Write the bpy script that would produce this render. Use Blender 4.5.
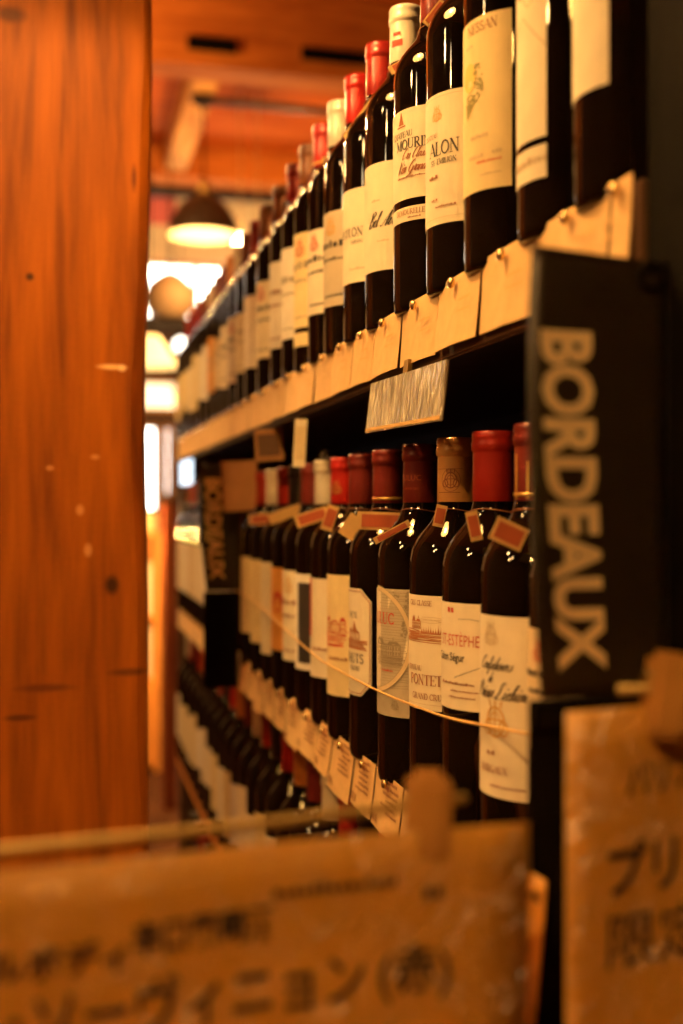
import bpy, bmesh, math, random
from mathutils import Vector, Matrix
random.seed(7)
PI = math.pi; R_ = math.radians
for o in list(bpy.data.objects): bpy.data.objects.remove(o)
C = bpy.context.scene.collection

# ------------------------------------------------------------------ camera
CAM_H = 1.25
TH = R_(14.2); FPX = 1108.0; HOR = 508.0
cam_d = bpy.data.cameras.new('camera'); cam = bpy.data.objects.new('camera', cam_d); C.objects.link(cam)
cam.location = (0, 0, CAM_H); cam.rotation_euler = (R_(90), 0, -TH)
cam_d.sensor_fit = 'VERTICAL'; cam_d.sensor_height = 36; cam_d.lens = 36 * FPX / 1024
cam_d.shift_y = -4 / 1024; cam_d.clip_start = .02; cam_d.clip_end = 60
cam_d.dof.use_dof = True; cam_d.dof.focus_distance = .90; cam_d.dof.aperture_fstop = 3.2
bpy.context.scene.camera = cam
ST, CT = math.sin(TH), math.cos(TH)
def at(px, py, z):                       # a point seen at (px, py), z metres deep
    xc = (px - 341.5) / FPX * z
    return Vector((xc * CT + z * ST, z * CT - xc * ST, CAM_H + (HOR - py) / FPX * z))
def onX(px, py, X):                      # a point seen at (px, py) on the plane x = X
    return at(px, py, X / ((px - 341.5) / FPX * CT + ST))

# ------------------------------------------------------------------ world, light, exposure
sc = bpy.context.scene
w = bpy.data.worlds.new('world'); sc.world = w; w.use_nodes = True
w.node_tree.nodes['Background'].inputs[0].default_value = (1, .62, .3, 1)
w.node_tree.nodes['Background'].inputs[1].default_value = .02
sc.view_settings.view_transform = 'Standard'; sc.view_settings.look = 'None'
sc.view_settings.exposure = 0.82; sc.view_settings.gamma = 1; sc.view_settings.use_curve_mapping = False
WARM = (1, .53, .165)
# pendant lamps: x, y, height of the rim above the camera, shade radius, power
LAMPS = [(-.06, .84, .74, .125, 11), (-.62, -.55, .95, .15, 27), (-.50, 2.45, 1.5, .16, 34), (.748, 6.0, 1.475, .190, 4.5),]
WINDOW_GLOW = 6.5

# ------------------------------------------------------------------ materials
def mat(name, col, rough=.5, var=.12, scale=40, metal=0, emit=None, es=0, coat=0, bump=0, bscale=None, bdist=.004, spec=.5, stretch=None):
    m = bpy.data.materials.new(name); m.use_nodes = True
    nt = m.node_tree; b = nt.nodes['Principled BSDF']
    tc = nt.nodes.new('ShaderNodeTexCoord'); n = nt.nodes.new('ShaderNodeTexNoise'); n.inputs['Scale'].default_value = scale
    n.inputs['Detail'].default_value = 4
    src = tc.outputs['Object']
    if stretch:
        mp = nt.nodes.new('ShaderNodeMapping'); mp.inputs['Scale'].default_value = stretch
        nt.links.new(src, mp.inputs[0]); src = mp.outputs[0]
    nt.links.new(src, n.inputs['Vector'])
    r = nt.nodes.new('ShaderNodeValToRGB')
    r.color_ramp.elements[0].position = .3; r.color_ramp.elements[1].position = .7
    r.color_ramp.elements[0].color = tuple(c * (1 - var) for c in col) + (1,)
    r.color_ramp.elements[1].color = tuple(min(1, c * (1 + var)) for c in col) + (1,)
    nt.links.new(n.outputs['Fac'], r.inputs[0]); nt.links.new(r.outputs[0], b.inputs['Base Color'])
    b.inputs['Roughness'].default_value = rough; b.inputs['Metallic'].default_value = metal
    b.inputs['Specular IOR Level'].default_value = spec
    if coat: b.inputs['Coat Weight'].default_value = coat; b.inputs['Coat Roughness'].default_value = .08
    if emit: b.inputs['Emission Color'].default_value = emit + (1,); b.inputs['Emission Strength'].default_value = es
    if bump:
        bn = nt.nodes.new('ShaderNodeTexNoise'); bn.inputs['Scale'].default_value = bscale or scale; nt.links.new(src, bn.inputs['Vector'])
        bp = nt.nodes.new('ShaderNodeBump'); bp.inputs['Strength'].default_value = bump; bp.inputs['Distance'].default_value = bdist
        nt.links.new(bn.outputs['Fac'], bp.inputs['Height']); nt.links.new(bp.outputs[0], b.inputs['Normal'])
    return m
def wood(name, dark, light, rough=.45, grain=(9, 9, .8), knots=(), stains=(), spec=.3):
    m = bpy.data.materials.new(name); m.use_nodes = True
    nt = m.node_tree; b = nt.nodes['Principled BSDF']; L = nt.links
    tc = nt.nodes.new('ShaderNodeTexCoord'); mp = nt.nodes.new('ShaderNodeMapping'); mp.inputs['Scale'].default_value = grain
    L.new(tc.outputs['Object'], mp.inputs[0])
    n = nt.nodes.new('ShaderNodeTexNoise'); n.inputs['Scale'].default_value = 1.6; n.inputs['Detail'].default_value = 9; n.inputs['Distortion'].default_value = 1.1
    n2 = nt.nodes.new('ShaderNodeTexNoise'); n2.inputs['Scale'].default_value = 9; n2.inputs['Detail'].default_value = 6
    L.new(mp.outputs[0], n.inputs['Vector']); L.new(mp.outputs[0], n2.inputs['Vector'])
    mx = nt.nodes.new('ShaderNodeMath'); mx.operation = 'MULTIPLY_ADD'; mx.inputs[1].default_value = .45
    L.new(n2.outputs['Fac'], mx.inputs[0]); L.new(n.outputs['Fac'], mx.inputs[2])
    r = nt.nodes.new('ShaderNodeValToRGB'); r.color_ramp.elements[0].position = .45; r.color_ramp.elements[1].position = .95
    r.color_ramp.elements[0].color = dark + (1,); r.color_ramp.elements[1].color = light + (1,)
    L.new(mx.outputs[0], r.inputs[0]); out = r.outputs[0]
    for (p, s, col, amt) in list(knots) + list(stains):       # knots and old marks in the wood itself
        v = nt.nodes.new('ShaderNodeVectorMath'); v.operation = 'SUBTRACT'; v.inputs[1].default_value = p; L.new(tc.outputs['Object'], v.inputs[0])
        d = nt.nodes.new('ShaderNodeVectorMath'); d.operation = 'DIVIDE'; d.inputs[1].default_value = s; L.new(v.outputs[0], d.inputs[0])
        q = nt.nodes.new('ShaderNodeVectorMath'); q.operation = 'LENGTH'; L.new(d.outputs[0], q.inputs[0])
        a = nt.nodes.new('ShaderNodeMapRange'); a.inputs[1].default_value = .4; a.inputs[2].default_value = 1.0; a.inputs[3].default_value = amt; a.inputs[4].default_value = 0
        L.new(q.outputs['Value'], a.inputs[0])
        k = nt.nodes.new('ShaderNodeMix'); k.data_type = 'RGBA'; L.new(a.outputs[0], k.inputs[0]); L.new(out, k.inputs[6]); k.inputs[7].default_value = col + (1,)
        out = k.outputs[2]
    L.new(out, b.inputs['Base Color']); b.inputs['Roughness'].default_value = rough; b.inputs['Specular IOR Level'].default_value = spec
    bp = nt.nodes.new('ShaderNodeBump'); bp.inputs['Strength'].default_value = .25; bp.inputs['Distance'].default_value = .003
    L.new(mx.outputs[0], bp.inputs['Height']); L.new(bp.outputs[0], b.inputs['Normal'])
    return m
M = {}
def col(name, c, **k):
    if name not in M: M[name] = mat(name, c, **k)
    return M[name]
GLASS = col('dark_bottle_glass', (.004, .0022, .0014), rough=.03, var=.3, scale=8, coat=0, spec=.42)
CREAM = (.80, .72, .55)
PAPERS = {'cream': (.80, .71, .52), 'white': (.86, .80, .68), 'yellow': (.78, .64, .34), 'orange': (.75, .34, .08), 'grey': (.52, .45, .32), 'tan': (.70, .56, .34)}
for k, v in PAPERS.items(): col('paper_' + k, v, rough=.75, var=.05, scale=60, spec=.2)
CAPS = {'red': (.36, .018, .012), 'bright red': (.50, .018, .012), 'maroon': (.17, .018, .014), 'bronze': (.66, .34, .11), 'cream': (.75, .62, .40),
        'white': (.85, .78, .62), 'brown': (.28, .09, .03), 'black': (.015, .01, .01), 'orange': (.7, .25, .05)}
for k, v in CAPS.items(): col('foil_' + k, v, rough=.33, var=.08, metal=.15 if k == 'bronze' else .1, coat=.3)
col('gold_print', (.62, .38, .10), rough=.35, metal=.5); col('ink_black', (.03, .022, .018), rough=.7); col('ink_red', (.55, .05, .02), rough=.7)
col('ink_brown', (.30, .10, .04), rough=.7); col('ink_grey', (.33, .27, .18), rough=.7); col('ink_gold', (.62, .36, .09), rough=.6)
col('ink_green', (.30, .26, .08), rough=.6); col('ink_faint', (.55, .42, .25), rough=.7); col('ink_sepia', (.45, .18, .07), rough=.7); col('ink_yellow', (.74,.56,.16), rough=.6)
col('black_metal', (.004, .003, .002), rough=.8, spec=.05); col('black_sheet', (.018, .010, .0045), rough=.42, var=.1)
col('kraft_tag', (.76, .50, .22), rough=.7, var=.06, scale=90, bump=.1); col('kraft_card', (.40, .19, .06), rough=.7)
col('sign_letters', (.93, .72, .40), rough=.6); col('shelf_wood', (.10, .045, .018), rough=.5); col('shelf_dark', (.020, .010, .006), rough=.6)
col('pin_brass', (.75, .55, .25), rough=.25, metal=.9); col('cord_tan', (.72, .45, .16), rough=.7); col('tag_edge', (.66, .42, .15), rough=.6)
col('tag_red', (.42, .09, .03), rough=.6); col('shade_dark', (.045, .028, .018), rough=.4); col('shade_white', (.85, .78, .6), rough=.6)
col('brass', (.6, .38, .12), rough=.3, metal=.9); col('wire', (.42, .28, .08), rough=.4, metal=.4); col('peg_wood', (.50, .24, .05), rough=.6)

# ------------------------------------------------------------------ mesh helpers
def link(name, me, m, parent=None):
    o = bpy.data.objects.new(name, me); C.objects.link(o)
    if m is not None: me.materials.append(m)
    if parent: o.parent = parent
    return o
def obj(name, bm, m, parent=None, smooth=False):
    me = bpy.data.meshes.new(name); bmesh.ops.recalc_face_normals(bm, faces=bm.faces); bm.to_mesh(me); bm.free()
    if smooth:
        for p in me.polygons: p.use_smooth = True
    return link(name, me, m, parent)
def tag(o, label=None, cat=None, group=None, kind=None):
    for k, v in (('label', label), ('category', cat), ('group', group), ('kind', kind)):
        if v: o[k] = v
    return o
def thing(name, label, cat, loc=(0, 0, 0), rz=0, group=None):
    o = bpy.data.objects.new(name, None); C.objects.link(o); o.location = loc; o.rotation_euler = (0, 0, rz); o.empty_display_size = .02
    return tag(o, label, cat, group)
def box(bm, x0, x1, y0, y1, z0, z1, bev=0):
    g = bmesh.ops.create_cube(bm, size=1, matrix=Matrix.Translation(((x0+x1)/2, (y0+y1)/2, (z0+z1)/2)) @ Matrix.Diagonal((abs(x1-x0), abs(y1-y0), abs(z1-z0), 1)))
    if bev:
        es = list({e for v in g['verts'] for e in v.link_edges}); bmesh.ops.bevel(bm, geom=es, offset=bev, segments=2, affect='EDGES')
    return bm
def BX(*a, **k): return box(bmesh.new(), *a, **k)
def lathe(prof, n=40, bm=None, c=(0, 0, 0)):
    bm = bm or bmesh.new(); rings = []
    for r, z in prof:
        if r < 1e-6: rings.append([bm.verts.new((c[0], c[1], c[2]+z))])
        else: rings.append([bm.verts.new((c[0]+r*math.cos(2*PI*i/n), c[1]+r*math.sin(2*PI*i/n), c[2]+z)) for i in range(n)])
    for a, b in zip(rings, rings[1:]):
        for i in range(n):
            j = (i+1) % n
            if len(a) == 1 and len(b) == 1: break
            if len(a) == 1: bm.faces.new((a[0], b[i], b[j]))
            elif len(b) == 1: bm.faces.new((a[i], a[j], b[0]))
            else: bm.faces.new((a[i], a[j], b[j], b[i]))
    return bm
def tube(pts, r, n=8, bm=None):
    bm = bm or bmesh.new(); pts = [Vector(p) for p in pts]; rings = []
    for i, p in enumerate(pts):
        t = (pts[min(i+1, len(pts)-1)] - pts[max(i-1, 0)]).normalized()
        a = t.cross(Vector((0, 0, 1)) if abs(t.z) < .9 else Vector((1, 0, 0))).normalized(); b = t.cross(a)
        rings.append([bm.verts.new(p + r*(a*math.cos(2*PI*k/n) + b*math.sin(2*PI*k/n))) for k in range(n)])
    for A, B in zip(rings, rings[1:]):
        for k in range(n): bm.faces.new((A[k], A[(k+1) % n], B[(k+1) % n], B[k]))
    bm.faces.new(rings[0][::-1]); bm.faces.new(rings[-1])
    return bm
def smooth_path(pts, k=8):
    pts = [Vector(p) for p in pts]; out = []
    for i in range(len(pts)-1):
        p0, p1, p2, p3 = pts[max(i-1, 0)], pts[i], pts[i+1], pts[min(i+2, len(pts)-1)]
        for j in range(k):
            t = j/k
            out.append(.5*((2*p1) + (p2-p0)*t + (2*p0-5*p1+4*p2-p3)*t*t + (3*p1-p0-3*p2+p3)*t**3))
    return out + [pts[-1]]

# 2-D ink: lists of polygons (u, v) later laid on a plane or round a bottle
class Ink:
    def __init__(s): s.f = []
    def quad(s, a, b, c, d): s.f.append([a, b, c, d]); return s
    def rect(s, u0, v0, u1, v1, step=.004):
        n = max(1, int(abs(u1-u0)/step + .5))
        for i in range(n):
            a, b = u0+(u1-u0)*i/n, u0+(u1-u0)*(i+1)/n
            s.f.append([(a, v0), (b, v0), (b, v1), (a, v1)])
        return s
    def poly(s, pts): s.f.append(list(pts)); return s
    def line(s, pts, w):
        for (x0, y0), (x1, y1) in zip(pts, pts[1:]):
            L = math.hypot(x1-x0, y1-y0) or 1e-9; n = max(1, int(L/.004)); dx, dy = (x1-x0)/n, (y1-y0)/n
            nx, ny = -(y1-y0)/L*w/2, (x1-x0)/L*w/2; ex, ey = (x1-x0)/L*w*.2, (y1-y0)/L*w*.2
            for i in range(n):
                a, b = x0+dx*i-ex, y0+dy*i-ey; c, d = x0+dx*(i+1)+ex, y0+dy*(i+1)+ey
                s.f.append([(a+nx, b+ny), (a-nx, b-ny), (c-nx, d-ny), (c+nx, d+ny)])
        return s
    def ring(s, cu, cv, ru, rv, w, a0=0, a1=360, n=28):
        return s.line([(cu+ru*math.cos(R_(a0+(a1-a0)*i/n)), cv+rv*math.sin(R_(a0+(a1-a0)*i/n))) for i in range(n+1)], w)
    def disc(s, cu, cv, ru, rv, n=12):
        s.f.append([(cu+ru*math.cos(2*PI*i/n), cv+rv*math.sin(2*PI*i/n)) for i in range(n)]); return s
    def shifted(s, du, dv):
        k = Ink(); k.f = [[(a+du, b+dv) for a, b in f] for f in s.f]; return k
    def add(s, o): s.f += o.f; return s
def arc(cx, cy, rx, ry, a0, a1, n=10): return [(cx+rx*math.cos(R_(a0+(a1-a0)*i/n)), cy+ry*math.sin(R_(a0+(a1-a0)*i/n))) for i in range(n+1)]
K, T_ = .15, .055       # thick and thin stroke of the serif capitals (height 1)
SERIF = {
 'A': (.78, [([(.04,0),(.38,1)],T_), ([(.38,1),(.72,0)],K), ([(.16,.34),(.60,.34)],T_), ([(-.04,0),(.16,0)],T_), ([(.58,0),(.84,0)],T_)]),
 'C': (.74, [(arc(.42,.5,.34,.48,50,310),K*.8), ([(.66,.72),(.66,.98)],T_), ([(.66,.02),(.66,.28)],T_)]),
 'D': (.80, [([(.14,0),(.14,1)],K), ([(0,1),(.35,1)],T_), ([(0,0),(.35,0)],T_), (arc(.33,.5,.38,.49,90,-90),K*.8)]),
 'E': (.66, [([(.14,0),(.14,1)],K), ([(0,1),(.58,1),(.58,.8)],T_), ([(0,0),(.62,0),(.62,.22)],T_), ([(.14,.52),(.46,.52)],T_), ([(.46,.4),(.46,.64)],T_)]),
 'F': (.62, [([(.14,0),(.14,1)],K), ([(0,1),(.58,1),(.58,.8)],T_), ([(0,0),(.3,0)],T_), ([(.14,.52),(.46,.52)],T_)]),
 'G': (.80, [(arc(.42,.5,.34,.48,50,310),K*.8), ([(.66,0),(.66,.42)],K), ([(.5,.42),(.78,.42)],T_)]),
 'H': (.84, [([(.14,0),(.14,1)],K), ([(.66,0),(.66,1)],K), ([(.14,.5),(.66,.5)],T_), ([(0,1),(.28,1)],T_), ([(0,0),(.28,0)],T_), ([(.52,1),(.8,1)],T_), ([(.52,0),(.8,0)],T_)]),
 'I': (.32, [([(.14,0),(.14,1)],K), ([(0,1),(.28,1)],T_), ([(0,0),(.28,0)],T_)]),
 'L': (.62, [([(.14,0),(.14,1)],K), ([(0,1),(.28,1)],T_), ([(0,0),(.58,0),(.58,.25)],T_)]),
 'M': (.98, [([(.12,0),(.12,1)],T_), ([(.14,1),(.46,.05)],K), ([(.46,.05),(.78,1)],T_), ([(.80,0),(.80,1)],K), ([(0,0),(.24,0)],T_), ([(.66,0),(.94,0)],T_), ([(0,1),(.16,1)],T_), ([(.78,1),(.94,1)],T_)]),
 'N': (.84, [([(.12,0),(.12,1)],T_), ([(.12,1),(.66,0)],K), ([(.66,0),(.66,1)],T_), ([(0,0),(.24,0)],T_), ([(0,1),(.16,1)],T_), ([(.54,1),(.78,1)],T_)]),
 'O': (.82, [(arc(.39,.5,.33,.48,0,360,16),K*.8)]),
 'P': (.66, [([(.14,0),(.14,1)],K), (arc(.28,.74,.28,.26,90,-90),K*.7), ([(0,1),(.3,1)],T_), ([(0,0),(.3,0)],T_)]),
 'R': (.78, [([(.14,0),(.14,1)],K), (arc(.28,.74,.28,.26,90,-90),K*.7), ([(0,1),(.3,1)],T_), ([(0,0),(.3,0)],T_), ([(.32,.48),(.66,0)],K), ([(.56,0),(.78,0)],T_)]),
 'S': (.60, [(arc(.28,.75,.20,.23,20,270),K*.75), (arc(.28,.26,.22,.25,90,-160),K*.75)]),
 'T': (.72, [([(.33,0),(.33,1)],K), ([(.02,.78),(.02,1),(.64,1),(.64,.78)],T_), ([(.2,0),(.46,0)],T_)]),
 'U': (.82, [([(.14,1),(.14,.3)],K), (arc(.39,.3,.25,.3,180,360),K*.6), ([(.64,1),(.64,.3)],T_), ([(0,1),(.28,1)],T_), ([(.54,1),(.76,1)],T_)]),
 'V': (.76, [([(.06,1),(.36,0)],K), ([(.36,0),(.66,1)],T_), ([(-.04,1),(.2,1)],T_), ([(.54,1),(.78,1)],T_)]),
 'X': (.76, [([(.08,1),(.64,0)],K), ([(.08,0),(.62,1)],T_), ([(0,1),(.2,1)],T_), ([(0,0),(.2,0)],T_), ([(.52,0),(.76,0)],T_), ([(.52,1),(.74,1)],T_)]),
 ' ': (.35, []), '-': (.45, [([(.04,.45),(.36,.45)],T_*1.5)]), '.': (.22, [([(.06,0),(.06,.1)],.1)]),
}
def serif(text, h, u, v, align='R', sx=1.0):
    wtot = sum(SERIF[c][0] for c in text) * h * sx; x = u - wtot if align == 'R' else (u - wtot/2 if align == 'C' else u)
    k = Ink()
    for c in text:
        wd, st = SERIF[c]
        for pts, wt in st: k.line([(x + p[0]*h*sx, v + p[1]*h) for p in pts], wt*h)
        x += wd*h*sx
    return k
SCRIPT = {
 'L': (1.15, [[(.9,2.0),(.6,2.3),(.35,1.9),(.4,1.0),(.15,.15),(-.15,.05),(.1,.3),(.6,0),(1.1,.15)]]), 'i': (.55, [[(0,.1),(.25,1),(.2,.25),(.35,0),(.6,.2)], [(.34,1.5),(.38,1.38)]]),
 'c': (.55, [[(0,.15),(.5,.95),(.3,.95),(.1,.5),(.25,.05),(.6,.2)]]), 'h': (.75, [[(0,.15),(.45,1.7),(.45,2.1),(.25,1.9),(.12,0),(.15,.6),(.45,1),(.55,.7),(.5,.1),(.75,.2)]]),
 'n': (.72, [[(0,.2),(.12,.95),(.1,0),(.15,.6),(.42,1),(.5,.7),(.48,.1),(.75,.2)]]), 'e': (.55, [[(0,.2),(.35,.6),(.35,.95),(.12,.8),(.1,.25),(.3,0),(.6,.25)]]),
 'd': (.75, [[(.5,.9),(.2,.95),(.05,.4),(.2,0),(.5,.5),(.6,2.0),(.5,.3),(.6,0),(.8,.2)]]), 's': (.5, [[(0,.15),(.3,1),(.42,.4),(.2,0),(.05,.15),(.5,.15)]]),
 'o': (.6, [[(.3,1),(.08,.6),(.15,.05),(.42,.2),(.4,.8),(.25,1),(.65,.8)]]), 'r': (.5, [[(0,.15),(.2,1.1),(.4,.9),(.35,.2),(.6,.15)]]),
 'a': (.65, [[(.5,.9),(.2,.95),(.05,.4),(.2,0),(.48,.6),(.5,.95),(.48,.2),(.7,.15)]]), 'u': (.7, [[(0,.2),(.12,1),(.1,.2),(.3,0),(.5,.5),(.52,1),(.52,.1),(.75,.2)]]),
 'l': (.45, [[(0,.15),(.35,1.8),(.28,2.1),(.12,1.7),(.15,.2),(.3,0),(.5,.2)]]), 'f': (.5, [[(0,.15),(.4,1.8),(.3,2.1),(.15,1.5),(.12,-.7),(.25,-.5),(.2,.1),(.5,.2)]]),
 'C': (1.0, [[(1,1.6),(.8,2.1),(.4,1.9),(.1,.9),(.3,.05),(.8,.2),(1.0,.5)]]), 'G': (1.1, [[(.95,1.6),(.7,2.1),(.3,1.7),(.1,.7),(.4,0),(.8,.4),(.9,.9),(.85,-.3),(.4,-.7),(.2,-.4),(1.1,.2)]]),
 'B': (1.1, [[(.3,2),(.2,0)], [(0,1.7),(.5,2.2),(.9,1.8),(.4,1.1),(1,.7),(.6,0),(.05,.1)]]), 'A': (1.1, [[(0,.1),(.3,.1),(.9,2.1),(.9,0)], [(.3,.8),(.95,.8)]]),
 'P': (.95, [[(.3,2),(.15,0)], [(0,1.7),(.5,2.2),(.9,1.7),(.3,1)]]), 'V': (1.0, [[(0,2),(.3,1.9),(.35,0),(1,2.1)]]), 'R': (1.1, [[(.3,2),(.15,0)], [(0,1.7),(.5,2.2),(.9,1.7),(.3,1),(.9,.1)]]), 'v': (.6, [[(0,.9),(.15,1),(.25,0),(.5,1),(.6,.9)]]), ' ': (.55, [])}
def script(text, xh, u, v, align='R', shear=.55, w0=.17):
    wtot = sum(SCRIPT[c][0] for c in text)*xh; x = u - wtot if align == 'R' else u; k = Ink()
    for c in text:
        wd, st = SCRIPT[c]
        for pts in st:
            q = [(p.x, p.y) for p in smooth_path([(a, b, 0) for a, b in pts], 4)]
            for a, b in zip(q, q[1:]):
                L = math.hypot(b[0]-a[0], b[1]-a[1]) or 1e-6; dn = max(0, (a[1]-b[1])/L)
                k.line([(x+(a[0]+shear*a[1])*xh, v+a[1]*xh), (x+(b[0]+shear*b[1])*xh, v+b[1]*xh)], w0*xh*(.5+1.1*dn))
        x += wd*xh
    return k
_tc = {}
def text_ink(s, h, u, v, align='R', shear=0, bold=0, sx=1.0, res=2):
    key = (s, shear, bold, res)
    if key not in _tc:
        cu = bpy.data.curves.new('t', 'FONT'); cu.body = s; cu.size = 1; cu.shear = shear; cu.offset = bold; cu.resolution_u = res; cu.fill_mode = 'FRONT'
        o = bpy.data.objects.new('t', cu); C.objects.link(o); dg = bpy.context.evaluated_depsgraph_get()
        me = bpy.data.meshes.new_from_object(o.evaluated_get(dg)); f = [[(me.vertices[i].co.x, me.vertices[i].co.y) for i in p.vertices] for p in me.polygons]
        bpy.data.objects.remove(o); bpy.data.curves.remove(cu); bpy.data.meshes.remove(me); _tc[key] = f
    f = _tc[key]
    if not f: return Ink()
    x0 = min(p[0] for q in f for p in q); x1 = max(p[0] for q in f for p in q)
    a = {'R': x1, 'L': x0, 'C': (x0+x1)/2}[align]; k = Ink()
    k.f = [[(u + (p[0]-a)*h*sx, v + p[1]*h) for p in q] for q in f]
    return k
def flat_ink(name, ink, m, parent, fn):
    """fn(u, v) -> local point; ink faces become one mesh"""
    bm = bmesh.new()
    for q in ink.f:
        vs = [bm.verts.new(fn(*p)) for p in q]
        try: bm.faces.new(vs)
        except ValueError: pass
    me = bpy.data.meshes.new(name); bm.to_mesh(me); bm.free()
    return link(name, me, m, parent)

# ------------------------------------------------------------------ bottles
RB = .0380
body_prof = [(0, .018), (.018, .014), (.028, .002), (.034, 0), (.0372, .003), (RB, .009), (RB, .196), (.0376, .203), (.0360, .2105), (.0325, .2180), (.0268, .2255),
             (.0208, .2325), (.0170, .2400), (.0152, .2470), (.0144, .257), (.0140, .286), (.0140, .297), (0, .297)]
cap_prof = [(.0150, .2485), (.0153, .249), (.0150, .270), (.0148, .2845), (.0149, .2855), (.0160, .2865), (.0162, .2915), (.0154, .2940), (.0157, .2952), (.0157, .2985), (.0150, .3005), (0, .3005)]
def mesh_of(bm, name, m):
    me = bpy.data.meshes.new(name); bmesh.ops.recalc_face_normals(bm, faces=bm.faces); bm.to_mesh(me); bm.free(); me.materials.append(m)
    for p in me.polygons: p.use_smooth = True
    return me
ME_BODY = mesh_of(lathe(body_prof, 56), 'glass_body', GLASS)
ME_CAP = {k: mesh_of(lathe(cap_prof, 40), 'capsule', M['foil_' + k]) for k in CAPS}
ME_RING = mesh_of(lathe([(.0152, .2515), (.0157, .2515), (.0157, .2540), (.0152, .2540)], 32), 'gold_ring', M['gold_print'])
A0 = 184.0      # the way the labels face: out into the aisle
def cyl(R, v, u, rot=0):
    a = R_(A0 + rot) + u / RB
    return (R*math.cos(a), R*math.sin(a), v)
def label_sheet(v0, v1, halfu, rot, cut=0, nm='label', paper='cream', parent=None):
    bm = bmesh.new(); n = 26; cols = []
    for i in range(n+1):
        u = -halfu + 2*halfu*i/n; e = halfu-abs(u); c = max(0, cut-e) if cut else 0
        cols.append((bm.verts.new(cyl(RB+.00025, v0+c, u, rot)), bm.verts.new(cyl(RB+.00025, v1-c, u, rot)),
                     bm.verts.new(cyl(RB+.00005, v0+c, u, rot)), bm.verts.new(cyl(RB+.00005, v1-c, u, rot))))
    for a, b in zip(cols, cols[1:]):
        bm.faces.new((a[0], b[0], b[1], a[1])); bm.faces.new((a[2], a[3], b[3], b[2])); bm.faces.new((a[1], b[1], b[3], a[3])); bm.faces.new((a[0], a[2], b[2], b[0]))
    for a in (cols[0], cols[-1]): bm.faces.new((a[0], a[1], a[3], a[2]))
    return obj(nm, bm, M['paper_' + paper], parent, smooth=False)
ORD = 'first second third fourth fifth sixth seventh eighth ninth tenth eleventh twelfth thirteenth fourteenth fifteenth sixteenth seventeenth eighteenth nineteenth twentieth twenty-first twenty-second twenty-third twenty-fourth twenty-fifth twenty-sixth twenty-seventh twenty-eighth twenty-ninth thirtieth'.split()
def bottle(y, base, cap='red', lab=(.057, .168), paper='cream', halfu=.043, rot=0, cut=0, art=(), label='', group='', X=.311, ring=False, second=None, capart=None, nm='wine_bottle'):
    t = thing(nm, label, 'wine bottle', (X, y, CAM_H + base), 0, group)
    b = bpy.data.objects.new('glass_body', ME_BODY); C.objects.link(b); b.parent = t
    c = bpy.data.objects.new('capsule', ME_CAP[cap]); C.objects.link(c); c.parent = t; c['label'] = cap + ' foil capsule'
    if ring:
        r = bpy.data.objects.new('gold_ring', ME_RING); C.objects.link(r); r.parent = c
    if capart:
        for nm2, ink, m in capart: flat_ink(nm2, ink, M[m], c, lambda u, v: (.0156*math.cos(R_(A0+35)+u/.0156), .0156*math.sin(R_(A0+35)+u/.0156), v))
    if lab:
        L = label_sheet(lab[0], lab[1], halfu, rot, cut, paper=paper, parent=t); L['label'] = paper + ' paper label'
        for k, (nm2, ink, m) in enumerate(art): flat_ink(nm2, ink, M[m], L, lambda u, v, k=k: cyl(RB+.0006+.00006*k, v, u, rot))
    if second:
        L2 = label_sheet(second[0], second[1], halfu, rot, paper=paper, nm='strip_label', parent=t)
        for k, (nm2, ink, m) in enumerate(second[2]): flat_ink(nm2, ink, M[m], L2, lambda u, v: cyl(RB+.0006, v, u, rot))
    return t

def castle(cu, v, s):                     # a long house with roofs and trees
    k = Ink()
    k.line([(cu-1.2*s, v), (cu+1.6*s, v)], .05*s)
    for a, w_, h_ in ((-1.0, .5, .8), (-.4, 1.0, .55), (.7, .45, .8)):
        k.line([(cu+a*s, v), (cu+a*s, v+h_*s), (cu+(a+w_)*s, v+h_*s), (cu+(a+w_)*s, v)], .06*s)
        k.poly([(cu+(a-.06)*s, v+h_*s), (cu+(a+w_+.06)*s, v+h_*s), (cu+(a+w_*.7)*s, v+(h_+.28)*s), (cu+(a+w_*.3)*s, v+(h_+.28)*s)])
        for i in range(3):
            for j in range(2):
                x = cu+(a+w_*(.18+.27*i))*s; z = v+h_*s*(.2+.42*j); k.rect(x, z, x+.07*s, z+.16*s)
    return k
def house(u0, v, w, h):                    # a long facade with rows of windows, a cornice and a pitched roof
    k = Ink(); k.rect(u0, v, u0+w, v+.0006); k.rect(u0, v+h*.62, u0+w, v+h*.68)
    for i in range(5): k.rect(u0+w*i/4-.0003, v, u0+w*i/4+.0003, v+h*.65)
    n = max(4, int(w/.0028))
    for i in range(n):
        x = u0+w*(i+.3)/n
        for a in (.08, .36): k.rect(x, v+h*a, x+w*.4/n, v+h*(a+.18))
    k.poly([(u0+w*.02, v+h*.68), (u0+w*.40, v+h*.68), (u0+w*.34, v+h), (u0+w*.08, v+h)])
    k.poly([(u0+w*.55, v+h*.68), (u0+w*.98, v+h*.68), (u0+w*.90, v+h*.86), (u0+w*.62, v+h*.86)])
    for a in (.14, .28, .75): k.rect(u0+w*a, v+h*.9, u0+w*a+.0008, v+h*1.12)
    return k
def foliage(cu, cv, ru, rv, n=26):
    k = Ink(); rr = random.Random(5)
    for i in range(n):
        a = rr.uniform(0, 2*PI); q = rr.random()**.6; s_ = rr.uniform(.12, .26)*min(ru, rv)
        k.disc(cu+ru*q*math.cos(a), cv+rv*q*math.sin(a), s_*1.3, s_, 7)
    return k
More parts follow.
